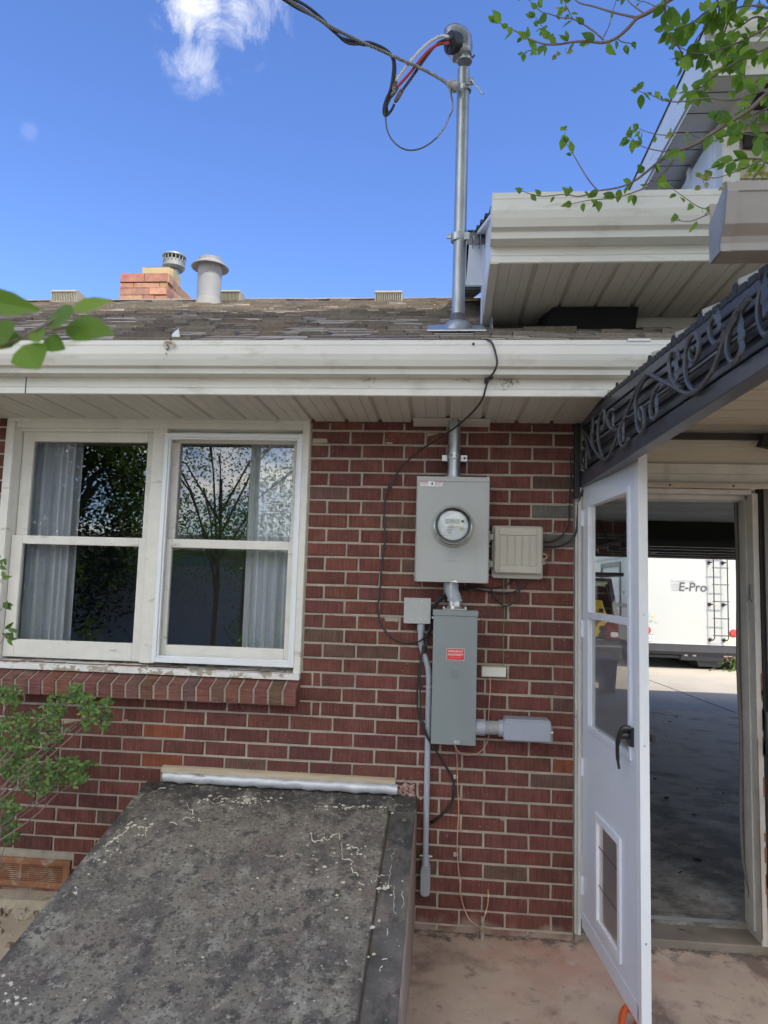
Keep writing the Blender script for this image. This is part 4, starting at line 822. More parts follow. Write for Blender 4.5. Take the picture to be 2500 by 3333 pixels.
for (a, b, c, d) in ((gs0 - f, gs0 + .004, gzb - f, gzt + f), (gs1 - .004, gs1 + f, gzb - f, gzt + f), (gs0 + .004, gs1 - .004, gzt - .003, gzt + f), (gs0 + .004, gs1 - .004, gzb - f, gzb + .004)): dbox(q, a, b, -.002, .006, c, d)
dbox(q, gs0 + .004, gs1 - .004, -.012, .006, r1 - .004, r0 + .004)
q.build('glazing_frame', DOORW, sdoor, bevel=.002)
DG = glassmat('door_glass', (.86, .88, .86), .0, ior=1.18); DG2 = glassmat('screened_door_glass', (.46, .46, .44), .12, .6, ior=1.2)
g = MB(); g.face([dp(gs0, -.012, r0), dp(gs1, -.012, r0), dp(gs1, -.012, gzt), dp(gs0, -.012, gzt)]); g.build('upper_pane', DG, sdoor)
g = MB(); g.face([dp(gs0, -.014, gzb), dp(gs1, -.014, gzb), dp(gs1, -.014, r1), dp(gs0, -.014, r1)]); g.build('lower_pane', DG2, sdoor)
q = MB(); dbox(q, DW - .002, DW + .022, T0 - .002, .004, ZB - .01, ZT + .006); dbox(q, DW - .020, DW - .002, .0, .004, ZB, ZT); q.build('edge_rail', ALU, sdoor, bevel=.002)
q = MB(); dbox(q, .0, DW - .002, .0, .004, ZB - .012, ZB + .052); q.build('kick_rail', DOORW, sdoor, bevel=.0015)
q = MB()
for z in (.35, 1.0, 1.45): 
    c = Hh + Dd * (DW + .022) + Nn * (-.013) + Vector((0, 0, z)); q.lathe([(.0045, 0), (.0035, .0015), (.002, .0016)], c, Dd, 10)
q.pieces('edge_screw', SCREW, sdoor)
# pet door
q = MB(); w = .030
for (a, b, c, d) in ((ps0, ps0 + w, pzb, pz1), (ps1 - w, ps1, pzb, pz1), (ps0 + w, ps1 - w, pz1 - w, pz1), (ps0 + w, ps1 - w, pzb, pzb + w)): dbox(q, a, b, -.01, .008, c, d)
pet = q.build('pet_door', mat('pet_door_plastic', (.72, .74, .78), .4, var=.05, layers=[((.45, .38, .32), 8, .6, .75, (1, 1, 1))]), sdoor, bevel=.002)
q = MB(); q.face([dp(ps0 + w, -.004, pzb + w), dp(ps1 - w, -.004, pzb + w), dp(ps1 - w, -.004, pz1 - w), dp(ps0 + w, -.004, pz1 - w)])
q.build('flap', glassmat('smoky_flap', (.62, .56, .48), .26, .5, ior=1.2), pet)
q = MB()
for zf in (.36, .70):
    z = pzb + (pz1 - pzb) * zf; dbox(q, ps0 + w, ps1 - w, -.003, -.001, z, z + .004)
q.pieces('flap_seam', mat('flap_seam', (.12, .09, .07), .5), pet)
# handle
hs_, hz = aD(2050, 2390)
q = MB(); dbox(q, hs_ + .005, hs_ + .045, .0, .012, hz - .035, hz + .03)
q.lathe([(.015, 0), (.015, .03), (.012, .034)], dp(hs_ + .015, .010, hz), Nn, 14)
q.tube(smooth_path([dp(hs_ + .04, .012, hz + .028), dp(hs_ + .035, .035, hz + .026), dp(hs_ + .022, .045, hz + .0), dp(hs_ + .0, .045, hz - .04), dp(hs_ - .012, .04, hz - .09), dp(hs_ - .01, .036, hz - .125)], 4), [.010] * 6 + [.009] * 6 + [.007] * 5 + [.005] * 4, 8)
BH = mat('black_handle', (.02, .02, .022), .28)
q.build('handle', BH, sdoor, smooth=True)
q = MB(); c0 = dp(hs_ + .04, T0, hz); q.tube([c0, dp(hs_ + .04, T0 - .03, hz)], .012, 10); dbox(q, hs_ + .01, hs_ + .06, T0 - .045, T0 - .028, hz - .018, hz + .012); q.build('inside_handle', BH, sdoor, bevel=.003)
q = MB()
for v0, v1 in ((1660, 1712), (2017, 2073), (2466, 2524), (2849, 2910)):
    q = MB()
    z1 = aY(1893, v0, -.03).z; z0 = aY(1893, v1, -.03).z; q.box(.122, .130, -.036, -.028, z0, z1)
    q.tube([(.131, -.034, z0), (.131, -.034, z1)], .0045, 8); q.build('hinge', ALU, sdoor)
q = MB(); q.box(.1085, .1225, -.034, -.006, .04, 2.0); q.build('hinge_rail', mat('grey_white_rail', (.52, .54, .52), .4), sdoor, bevel=.0015)
q = MB()
for v in (1748, 2432, 2815, 2945, 2110): z = aY(1886, v, -.034).z; q.lathe([(.0042, 0), (.003, .002)], (.1155, -.034, z), (0, -1, 0), 8)
q.pieces('rail_screw', SCREW, sdoor)
# inner leaf, opened into the garage
q = MB(); q.box(.155, .19, .16, .90, .07, 1.96); idoor = thing('inner_door', (.17, .16, .07), 'white panelled inner door swung open against the garage side wall', 'door')
ID = mat('cream_door_paint', (.48, .46, .38), .5, var=.06)
q.build('door_leaf', ID, idoor, bevel=.003)
q = MB()
for z0, z1 in ((1.78, 1.90), (1.05, 1.68), (.25, .95)): 
    q.box(.190, .194, .28, .29, z0, z1); q.box(.190, .194, .78, .79, z0, z1); q.box(.190, .194, .29, .78, z0, z0 + .01); q.box(.190, .194, .29, .78, z1 - .01, z1)
q.build('panel_moulding', ID, idoor)
# ================================================================== ELECTRICAL: mast
MX, MY = -.458, -.08
mast = thing('service_mast', (MX, MY, 2.6), 'tall galvanised steel service mast with rounded weatherhead rising through the roof', 'service mast')
q = MB(); q.tube([(-.461, MY, 2.60), (-.457, MY, 3.4), (-.4555, MY, 4.05)], .0302, 24); q.build('pipe', GALV, mast, smooth=True)
bt = aY(1490, 1058, MY).z
q = MB(); q.lathe([(.054, -.006), (.046, .012), (.037, .034), (.0325, .044), (.0320, .052)], (-.461, MY - .01, 2.752), seg=28, cap=False); q.build('rubber_boot', mat('grey_rubber_boot', (.10, .10, .105), .5), mast, smooth=True)
q = MB(); q.lathe([(.088, -.075), (.086, -.050), (.078, -.022), (.064, .004), (.052, .016)], (-.461, -.10, 2.742), seg=32, cap=False); 
q.build('flashing_cone', GALV2, mast, smooth=True)
q = MB(); fl_ = lambda x, y: (x, y, rz(y) + .022)
q.hexa([(-.60, -.255, rz(-.255) + .016), (-.335, -.255, rz(-.255) + .016), (-.335, .06, rz(.06) + .014), (-.60, .06, rz(.06) + .014), fl_(-.60, -.255), fl_(-.335, -.255), (-.335, .06, rz(.06) + .02), (-.60, .06, rz(.06) + .02)]); q.build('flashing_sheet', GALV2, mast)
A = lambda x, y, yy=MY: aY(900 + x / 2.074, y / 2.074, yy)
whc = A(1235, 300)
q = MB(); b0 = A(1270, 400)
prof = [A(1228, 400), A(1190, 400), A(1150, 345), A(1128, 290), A(1128, 225), A(1150, 195), A(1190, 183), A(1235, 190), A(1285, 218), A(1318, 265), A(1326, 320), A(1318, 360), A(1318, 400)]
# dome: cross sections of the outline, widened like a half shell
P2 = [(p.x, p.z) for p in prof]; cx_, cz_ = whc.x, whc.z; n = len(P2); b = len(q.v); rings = [(-.058, .55), (-.050, .80), (-.03, .96), (0, 1.0), (.03, .96), (.050, .80), (.058, .55)]
for (yy, sc_) in rings:
    for (x, z) in P2: q.v.append(Vector((cx_ + (x - cx_) * sc_, MY + yy, cz_ + (z - cz_) * sc_)))
for i in range(len(rings) - 1):
    for k in range(n): k2 = (k + 1) % n; q.addf(b, (i * n + k, (i + 1) * n + k, (i + 1) * n + k2, i * n + k2))
q.addf(b, tuple(range(n))); q.addf(b, tuple((len(rings) - 1) * n + k for k in range(n - 1, -1, -1)))
q.build('weatherhead', mat('cast_aluminium', (.30, .32, .34), .42, .8, var=.1), mast, smooth=True)
q = MB(); q.lathe([(.036, -.016), (.038, -.008), (.038, .010), (.034, .018)], b0 + Vector((0, 0, .0)), seg=24); q.tube([b0 + Vector((.038, -.01, 0)), b0 + Vector((.05, -.03, .0))], .005, 8); q.tube([b0 + Vector((-.035, -.02, -.03)), b0 + Vector((-.037, -.02, .01))], .003, 6); q.build('clamp_collar', GALV, mast, smooth=True)
fc = A(1186, 290, MY - .045); fn = Vector((-.80, -.55, -.22)).normalized()
q = MB(); q.lathe([(.050, -.03), (.052, .012), (.048, .016)], fc, fn, 24); wp = q.build('wire_insulator_plate', BLK, mast, smooth=True)
q = MB(); e1 = fn.orthogonal().normalized(); e2 = fn.cross(e1)
for k in range(6): a = k * math.pi / 3; q.lathe([(.011, .0155), (.011, .020), (.007, .020)], fc + (e1 * math.cos(a) + e2 * math.sin(a)) * .028, fn, 10)
q.pieces('knockout', mat('dark_plastic', (.05, .05, .055), .4), wp)
ins = A(1195, 575, -.13)
q = MB(); q.lathe([(.012, -.028), (.021, -.024), (.023, -.01), (.019, 0), (.023, .012), (.021, .026), (.012, .030)], ins, (1, -.2, -.55), 16); q.build('house_knob', mat('grey_porcelain', (.30, .30, .29), .4), mast, smooth=True)
q = MB(); cb = A(1270, 592); q.lathe([(.0318, -.022), (.0335, -.02), (.0335, .0), (.0318, .002)], cb, seg=24)
q.rbox(cb.x + .012, cb.x + .042, MY - .045, MY - .036, cb.z - .016, cb.z + .022, .008); q.rbox(cb.x - .075, cb.x - .035, MY - .04, MY - .034, cb.z - .052, cb.z - .018, .008)
q.tube([cb + Vector((.03, -.05, .004)), A(1395, 635, MY - .06)], .0045, 8); q.lathe([(.009, 0), (.009, .008)], cb + Vector((.03, -.045, .002)), (0, -1, 0), 6); q.lathe([(.008, 0), (.008, .008)], cb + Vector((-.055, -.04, -.035)), (0, -1, 0), 6)
q.build('knob_bracket', GALV2, mast)
q = MB(); s0 = aY(1490, 775, MY); q.lathe([(.0315, -.020), (.0335, -.018), (.0335, .018), (.0315, .020)], s0, seg=24); q.box(s0.x - .052, s0.x - .03, MY - .02, MY - .012, s0.z - .01, s0.z + .012); q.box(s0.x + .03, s0.x + .055, MY - .024, MY - .006, s0.z - .018, s0.z + .018); q.build('strap', GALV2, mast)
q = MB(); s1, s2 = aY(1520, 760, MY), aY(1578, 800, MY); zA, zB2 = aY(1540, 755, MY).z, aY(1540, 803, MY).z; zm = (zA + zB2) / 2
for (xa, xb) in ((s1.x, s1.x + .030), (s1.x + .034, s1.x + .062), (s1.x + .066, -.336)):
    q.box(xa, xb, MY - .022, MY - .018, zB2, zm - .002); q.box(xa, xb, MY - .022, MY + .02, zm - .004, zm); q.box(xa, xb, MY - .010, MY - .006, zm, zA); q.box(xa, xb, MY - .022, MY + .02, zA - .004, zA); q.box(xb - .003, xb, MY - .022, MY + .02, zB2, zA)
q.build('standoff_channel', mat('dark_strut', (.16, .17, .18), .35, .7), mast)
# lower pipe and meter box
lp = thing('lower_riser_pipe', (-.466, -.075, 2.03), 'short galvanised pipe between the soffit and the meter box', 'pipe')
q = MB(); q.tube([(-.4655, -.075, 2.055), (-.4655, -.075, 2.33)], .0285, 24); q.build('pipe', GALV, lp, smooth=True)
q = MB(); q.lathe([(.0305, -.022), (.031, .0), (.0305, .004)], (-.4655, -.075, 2.057), seg=24); q.lathe([(.040, 0), (.040, .006), (.034, .008), (.034, .014)], (-.4655, -.075, 2.026), seg=24); q.build('hub', GALV2, lp, smooth=True)
q = MB(); zc = aY(1482, 1486, -.09).z
q.box(-.522, -.403, -.046, -.004, zc - .0155, zc + .0155); q.build('strut', GALV2, lp, bevel=.002)
q = MB(); q.lathe([(.0295, -.012), (.0315, -.012), (.0315, .012), (.0295, .012)], (-.4655, -.075, zc), seg=24); q.box(-.472, -.459, -.116, -.100, zc - .011, zc + .016); q.tube([(-.485, -.108, zc + .004), (-.446, -.108, zc + .004)], .0035, 6); q.build('strut_clamp', GALV2, lp)
q = MB(); q.lathe([(.006, 0), (.006, .0005)], (-.416, -.0465, zc), (0, -1, 0), 12); q.build('strut_slot', INK, lp)
meter = thing('meter_box', (-.468, 0, 1.546), 'large grey meter box with round glass electric meter, warning sticker and embossed mark', 'meter box')
q = MB(); q.rbox(-.630, -.306, -.148, -.001, 1.546, 2.018, .004, 2, .002); q.build('enclosure', GREYBOX, meter, bevel=.0008)
q = MB(); q.box(-.632, -.304, -.152, -.06, 2.000, 2.022); q.build('top_lip', GREYBOX, meter, bevel=.0015)
q = MB(); q.box(-.632, -.630, -.1515, -.10, 1.548, 2.0); q.box(-.306, -.304, -.1515, -.10, 1.548, 2.0); q.pieces('edge_flange', GREYBOX, meter)
mc = aY(1474, 1714, -.150)
q = MB(); q.lathe([(.096, -.001), (.093, .006), (.086, .012), (.083, .014)], mc, (0, -1, 0), 48); q.build('socket_bulge', GREYBOX, meter, smooth=True)
q = MB(); q.lathe([(.0835, .0), (.0850, .012), (.0850, .022), (.080, .026)], mc + Vector((0, 0, 0)), (0, -1, 0), 48); q.build('sealing_ring', mat('steel_ring', (.42, .43, .43), .25, .9), meter, smooth=True)
q = MB(); q.lathe([(.078, .02), (.078, .05), (.074, .055), (.001, .056)], mc, (0, -1, 0), 48, cap=False); mb_ = q.build('meter_body', mat('meter_dark_base', (.16, .165, .165), .35, .3), meter, smooth=True)
q = MB(); q.lathe([(.066, .066), (.001, .0665)], mc, (0, -1, 0), 48, cap=False); q.lathe([(.066, .056), (.066, .066)], mc, (0, -1, 0), 48, cap=False); face = q.build('meter_face', mat('meter_face_silver', (.50, .52, .53), .4, .3, var=.1, scale=40), meter)
# printed bits on the face
yf = mc.y - .0672
F_ = lambda px, pz: (mc.x + (px - 815) / 6.636 / 745 * 1.0, mc.z - (pz - 745) / 6.636 / 745 * 1.0)
def plate(q, a, b, c, d, y): (x0, z1), (x1, z0) = F_(a, c), F_(b, d); q.box(x0, x1, y - .0006, y, z0, z1)
q = MB(); plate(q, 650, 960, 560, 608, yf); plate(q, 620, 870, 715, 800, yf); plate(q, 560, 800, 800, 960, yf); q.pieces('label_plate', WHITE, meter)
q = MB(); plate(q, 645, 965, 612, 708, yf - .001); q.build('display', mat('lcd_green_grey', (.24, .28, .22), .2), meter)
x, z = F_(800, 660); text('23', .0115, (x, yf - .0017, z), INK, meter, 'display_digits', depth=.0003)
x, z = F_(815, 585); text('H', .006, (x, yf - .0012, z), INK, meter, 'printed_mark', depth=.0002); x, z = F_(730, 825); text('CTM', .0045, (x, yf - .0012, z), INK, meter, 'printed_mark', depth=.0002)
q = MB(); plate(q, 700, 820, 778, 792, yf - .0008); plate(q, 835, 855, 775, 797, yf - .0008); plate(q, 700, 770, 902, 915, yf - .0008); plate(q, 730, 815, 748, 756, yf - .0008); plate(q, 670, 790, 850, 860, yf - .0008); q.build('barcode', mat('print_grey', (.12, .12, .12), .6), meter)
x, z = F_(1022, 650); q = MB(); q.lathe([(.0055, 0), (.0055, .004), (.003, .005)], (x, yf, z), (0, -1, 0), 16); q.build('reset_button', INK, meter)
x, z = F_(1000, 805); q = MB(); q.lathe([(.0115, 0), (.0115, .002)], (x, yf, z), (0, -1, 0), 20); q.build('optical_port', mat('port_cream', (.55, .52, .38), .5), meter)
q = MB()
for dx in (-.003, .003): q.lathe([(.002, .002), (.002, .003)], (x + dx, yf, z), (0, -1, 0), 8)
q.pieces('port_hole', mat('port_brown', (.15, .06, .03), .5), meter)
q = MB(); q.lathe([(.082, .018), (.081, .04), (.0805, .046), (.0790, .052), (.0795, .058), (.0775, .064), (.0775, .085), (.0745, .096), (.069, .101), (.066, .098), (.060, .1005), (.030, .103), (.0001, .1035)], mc, (0, -1, 0), 56, cap=False)
q.build('glass_cover', glassmat('meter_glass', (.93, .95, .94), .0), meter, smooth=True)
# sticker
sx0, sx1 = aY(1369, 1563, -.15).x, aY(1441, 1563, -.15).x; sz1, sz0 = aY(1400, 1564, -.15).z, aY(1400, 1582.5, -.15).z
q = MB(); q.rbox(sx0, sx1, -.1494, -.1484, sz0, sz1, .002, 3, .0003); stk = q.build('warning_sticker', WHITE, meter)
q = MB(); h = sz1 - sz0; w = sx1 - sx0
for xa in (0.02, .66): q.box(sx0 + w * xa, sx0 + w * (xa + .32), -.1500, -.1494, sz1 - h * .30, sz1 - h * .06)
q.pieces('sticker_band', mat('band_red', (.45, .06, .05), .5), stk)
q = MB(); q.rbox(sx0 + w * .39, sx0 + w * .61, -.1500, -.1494, sz0 + h * .05, sz1 - h * .05, .001, 2, .0002); q.build('sticker_picture', mat('picto_white', (.8, .8, .8), .5), stk)
q = MB(); hx = sx0 + w * .53; hz_ = sz0 + h * .40
q.rbox(hx - w * .035, hx + w * .035, -.1506, -.1500, hz_ - h * .2, hz_ + h * .12, .001, 2, .0001)
for k in range(4): q.box(hx - w * .035 + k * w * .019, hx - w * .035 + k * w * .019 + w * .013, -.1506, -.1500, hz_ + h * .1, hz_ + h * (.30 + .06 * (k in (1, 2))))
q.tube([(hx - w * .10, -.1504, hz_ + h * .3), (hx - w * .07, -.1504, hz_ + h * .1), (hx - w * .1, -.1504, hz_), (hx - w * .05, -.1504, hz_ - h * .1)], .0004, 4); q.build('sticker_hand', INK, stk)
TXG = mat('small_print', (.30, .30, .32), .6)
text('DANGER', h * .26, (sx0 + w * .20, -.1502, sz1 - h * .17), WHITE, stk, depth=.0002, bold=.0); text('PELIGRO', h * .26, (sx0 + w * .82, -.1502, sz1 - h * .17), WHITE, stk, depth=.0002)
q = MB()
for k in range(4):
    for xa in (.04, .66): q.box(sx0 + w * xa, sx0 + w * (xa + random.uniform(.2, .3)), -.1499, -.1494, sz1 - h * (.40 + k * .13), sz1 - h * (.36 + k * .13))
q.build('small_print', TXG, stk)
# embossed mark
EMB = GREYBOX; ex, ez = aY(1470, 1810, -.15).x, aY(1470, 1808, -.15).z
q = MB(); n = 28; pts = [(ex + .0245 * math.cos(2 * math.pi * k / n), -.1484, ez + .0145 * math.sin(2 * math.pi * k / n)) for k in range(n + 1)]; q.tube(pts, .0013, 5, False)
for dx in (-.007, 0, .007): q.tube([(ex + dx, -.1484, ez - .009), (ex + dx, -.1484, ez + .009)], .0012, 5)
q.build('embossed_emblem', EMB, meter); text('MILBANK', .0125, (ex, -.1484, ez - .024), EMB, meter, 'embossed_lettering', depth=.0010, xs=1.05)
q = MB(); a = aY(1478, 1890, -.155); q.hexa([(a.x - .018, -.158, 1.549), (a.x + .016, -.158, 1.545), (a.x + .016, -.148, 1.545), (a.x - .018, -.148, 1.549), (a.x - .012, -.158, 1.566), (a.x + .010, -.156, 1.558), (a.x + .010, -.148, 1.558), (a.x - .012, -.148, 1.566)]); q.build('hasp', mat('tarnished_zinc', (.33, .32, .29), .35, .8), meter)
q = MB(); lx = aY(1468, 1900, -.15).x; q.tube(smooth_path([(lx, -.152, 1.548), (lx - .004, -.156, 1.52), (lx + .001, -.156, 1.475), (lx + .004, -.153, 1.50), (lx + .003, -.152, 1.545)], 4), .0012, 5); q.build('wire_seal', SCREW, meter)
# offset PVC fitting
off = thing('pvc_offset_fitting', (-.455, -.09, 1.5), 'grey plastic offset fitting joining the meter box to the slim disconnect box', 'conduit fitting')
q = MB(); q.tube([(-.4675, -.085, 1.547), (-.4675, -.085, 1.516)], .034, 20); q.tube(smooth_path([(-.4675, -.085, 1.518), (-.4655, -.085, 1.510), (-.452, -.085, 1.480), (-.449, -.085, 1.468), (-.449, -.085, 1.463)], 4), .0305, 20); q.tube([(-.449, -.085, 1.470), (-.449, -.085, 1.463)], .035, 20)
q.build('offset', PVC, off, smooth=True)
q = MB(); q.tube([(-.449, -.085, 1.464), (-.449, -.085, 1.438)], .0275, 20); q.lathe([(.040, 0), (.034, .012), (.030, .012)], (-.449, -.085, 1.428), seg=20); q.rbox(-.503, -.395, -.118, -.05, 1.422, 1.430, .003, 2); q.build('hub', mat('cast_hub_zinc', (.62, .62, .60), .28, .8, var=.1), off, smooth=True)
q = MB()
for x in (-.498, -.400): q.lathe([(.005, 0), (.004, .006)], (x, -.10, 1.430), (0, 0, 1), 8)
q.pieces('screw', SCREW, off)
# disconnect
dis = thing('disconnect_box', (-.446, 0, .835), 'tall narrow slate grey disconnect box with red emergency sticker', 'disconnect box')
q = MB(); q.rbox(-.544, -.347, -.117, -.001, .834, 1.400, .003, 2, .002); q.build('cover', GREYBOX2, dis, bevel=.0008)
q = MB(); q.box(-.547, -.344, -.122, -.004, 1.397, 1.4225); q.build('top_cap', GREYBOX2, dis, bevel=.0015)
q = MB()
for x in (-.548, -.343): q.lathe([(.005, -.003), (.005, .004)], (x, -.10, 1.385), (1 if x > -.4 else -1, 0, 0), 8)
q.pieces('side_screw', SCREW, dis)
rx0, rx1 = aY(1454, 2130, -.12).x, aY(1512, 2130, -.12).x; rz1, rz0 = aY(1480, 2111, -.12).z, aY(1480, 2149, -.12).z
q = MB(); q.rbox(rx0, rx1, -.1180, -.1174, rz0, rz1, .003, 3, .0002); q.build('sticker_border', WHITE, dis)
q = MB(); q.rbox(rx0 + .0015, rx1 - .0015, -.1187, -.1180, rz0 + .0015, rz1 - .0015, .002, 3, .0002); er = q.build('emergency_sticker', RED, dis)
hh = rz1 - rz0; cxs = (rx0 + rx1) / 2
text('EMERGENCY', hh * .245, (cxs, -.1189, rz1 - hh * .25), WHITE, er, xs=.92, depth=.0002, bold=.0002); text('DISCONNECT', hh * .245, (cxs, -.1189, rz1 - hh * .53), WHITE, er, xs=.86, depth=.0002, bold=.0002)
text('SERVICE DISCONNECT', hh * .10, (cxs, -.1189, rz1 - hh * .77), mat('pale_red_print', (.75, .35, .33), .5), er, xs=1.0, depth=.0002)
ex, ez = aY(1480, 2194, -.12).x, aY(1480, 2194, -.12).z; q = MB(); r_ = .0165
for a_, t_ in ((r_, .0016), (r_ * .62, .0014)):
    P = [(ex - a_, -.1172, ez - a_), (ex + a_, -.1172, ez - a_), (ex + a_, -.1172, ez + a_), (ex - a_, -.1172, ez + a_), (ex - a_, -.1172, ez - a_)]; 
    for p0, p1 in zip(P[:-1], P[1:]): q.tube([p0, p1], t_, 5)
q.tube([(ex - .003, -.1172, ez - .006), (ex - .003, -.1172, ez + .006)], .0014, 5); q.tube([(ex - .003, -.1172, ez - .006), (ex + .005, -.1172, ez - .006)], .0014, 5); q.build('embossed_square', GREYBOX2, dis)
lx = aY(1488, 2413, -.12).x; q = MB(); q.rbox(lx - .016, lx + .016, -.125, -.116, .838, .858, .003, 3, .001); q.build('latch_tab', GALV2, dis)
q = MB()
for dx in (-.008, .008): q.lathe([(.005, 0), (.003, .003)], (lx + dx, -.125, .848), (0, -1, 0), 10)
q.pieces('latch_rivet', SCREW, dis)
# junction box, conduit and fittings
jb = thing('junction_box', (-.62, 0, 1.356), 'small square grey junction box left of the disconnect box', 'junction box')
q = MB(); q.rbox(-.678, -.561, -.055, -.001, 1.357, 1.468, .003, 2, .001); q.build('box', PVC, jb)
q = MB(); q.rbox(-.681, -.558, -.062, -.055, 1.354, 1.471, .004, 3, .0015); q.build('cover', mat('grey_cover', (.36, .38, .37), .45), jb)
q = MB()
for x in (-.645, -.598):
    for z in (1.374, 1.456): q.lathe([(.0038, 0), (.003, .003)], (x, -.062, z), (0, -1, 0), 8)
q.pieces('cover_screw', SCREW, jb)
cdt = thing('drop_conduit', (-.56, -.035, .3), 'slim grey plastic conduit with an offset bend running down the bricks', 'conduit')
q = MB(); q.tube(smooth_path([(-.6015, -.037, 1.356), (-.6015, -.037, 1.30), (-.600, -.037, 1.265), (-.585, -.037, 1.215), (-.568, -.037, 1.165), (-.561, -.037, 1.125), (-.5595, -.036, 1.05)], 5) + [Vector((-.5575, -.034, .32))], .0134, 16); q.build('pipe', PVC, cdt, smooth=True)
q = MB(); q.tube([(-.6015, -.037, 1.357), (-.6015, -.037, 1.322)], .018, 16); q.tube([(-.557, -.034, .335), (-.557, -.034, .290)], .017, 16); q.pieces('hub', PVC, cdt, smooth=True)
def strap(v, x, r, y, par):
    z = aY(1390, v, y).z; q = MB(); q.lathe([(r + .0005, -.006), (r + .002, -.006), (r + .002, .006), (r + .0005, .006)], (x, y, z), seg=16); q.tube([(x - r - .012, y - .004, z), (x + r + .016, y - .006, z)], .0028, 6); q.lathe([(.006, 0), (.006, .005)], (x + r + .004, y - .006, z), (1, 0, 0), 6); q.lathe([(.005, 0), (.005, .004)], (x - r - .010, y - .004, z), (1, 0, 0), 6); q.build('strap', SCREW, par)
strap(2234, -.559, .0134, -.036, cdt); strap(2785, -.557, .0134, -.034, cdt)
lb = thing('conduit_body', (-.556, -.03, .17), 'small grey rounded conduit body at the bottom end of the slim conduit', 'conduit body')
q = MB(); q.rbox(-.5755, -.5355, -.052, -.002, .166, .296, .018, 6, .002); q.build('body', PVC, lb)
q = MB(); q.rbox(-.5775, -.5335, -.058, -.052, .164, .292, .020, 6, .002); q.build('cover', mat('cover_grey', (.29, .305, .32), .5), lb)
q = MB(); q.lathe([(.004, 0), (.003, .003)], (-.5555, -.058, .284), (0, -1, 0), 8); q.lathe([(.004, 0), (.003, .003)], (-.5555, -.058, .172), (0, -1, 0), 8); q.pieces('screw', SCREW, lb)
l2 = thing('side_conduit_body', (-.13, -.07, .9), 'large rounded bluish grey conduit body at the right of the disconnect box', 'conduit body')
zc = .907
q = MB(); q.tube([(-.347, -.07, zc), (-.305, -.07, zc)], .036, 22); q.tube([(-.245, -.07, zc), (-.21, -.07, zc)], .037, 22); q.pieces('hub', PVC, l2, smooth=True)
q = MB(); q.tube([(-.31, -.07, zc), (-.24, -.07, zc)], .0305, 22); q.build('pipe', mat('dirty_pvc', (.27, .275, .27), .5, var=.2, scale=20), l2, smooth=True)
q = MB(); q.rbox(-.222, -.018, -.10, -.01, zc - .042, zc + .046, .014, 5, .004); q.build('body', PVC, l2)
q = MB(); q.rbox(-.226, -.020, -.112, -.10, zc - .044, zc + .040, .010, 5, .003); q.lathe([(.014, .012), (.013, .0135), (.009, .0136), (.008, .013)], (-.122, -.100, zc - .002), (0, -1, 0), 24); q.build('cover', mat('blue_grey_cover', (.30, .33, .385), .45, var=.04), l2)
q = MB(); q.lathe([(.005, 0), (.005, .006), (.003, .008)], (-.018, -.105, zc - .003), (1, -.3, 0), 8); q.lathe([(.004, 0), (.003, .004)], (-.228, -.105, zc), (0, -1, 0), 8); q.pieces('screw', SCREW, l2)
# phone box
ph = thing('utility_box', (-.17, 0, 1.573), 'beige ribbed plastic telephone utility box with a hinged lid', 'utility box')
q = MB(); q.rbox(-.283, -.052, -.045, -.001, 1.572, 1.814, .012, 4, .003); q.build('base', PLAST, ph)
q = MB(); q.rbox(-.275, -.060, -.080, -.045, 1.594, 1.808, .012, 4, .005); lid = q.build('lid', PLAST, ph)
q = MB(); q.rbox(-.253, -.084, -.085, -.0802, 1.768, 1.802, .003, 2, .002); q.rbox(-.253, -.084, -.085, -.0802, 1.598, 1.630, .003, 2, .002)
for k in range(6): x = -.249 + k * .0325; q.box(x, x + .0026, -.087, -.0802, 1.630, 1.768)
q.pieces('lid_rib', PLAST, lid)
q = MB()
for z in (1.76, 1.635): q.box(-.292, -.277, -.060, -.03, z - .014, z + .014); q.box(-.297, -.292, -.055, -.035, z - .025, z + .02)
q.pieces('hinge', PLAST, ph, bevel=.002)
q = MB(); q.box(-.060, -.040, -.030, -.022, 1.640, 1.668); pts = [(-.060, -.045, 1.665), (-.042, -.045, 1.665), (-.034, -.045, 1.672), (-.034, -.045, 1.680), (-.042, -.045, 1.687), (-.060, -.045, 1.687)]; q.tube(pts, .0028, 6); q.lathe([(.004, 0), (.003, .002)], (-.047, -.03, 1.652), (0, -1, 0), 8); q.build('latch', PLAST, ph)
# bonding box
bx = thing('bonding_block', (-.30, 0, 1.13), 'small white cover box between green wire and copper wire', 'wire box')
a, b = aY(1569, 2171, -.03), aY(1647, 2205, -.03); q = MB(); q.rbox(a.x, b.x, -.028, -.001, b.z, a.z, .002, 2, .002); q.build('cover', mat('cream_white_plastic', (.60, .60, .53), .5, var=.05), bx)
q = MB(); q.rbox(a.x - .002, b.x + .001, -.022, -.0, b.z - .002, a.z + .004, .002, 2, .001); q.build('base', mat('yellowed_plastic', (.42, .38, .27), .6), bx)
q = MB(); q.lathe([(.004, 0), (.003, .002)], ((a.x * .35 + b.x * .65), -.028, (a.z + b.z) / 2), (0, -1, 0), 8); q.build('screw', SCREW, bx)
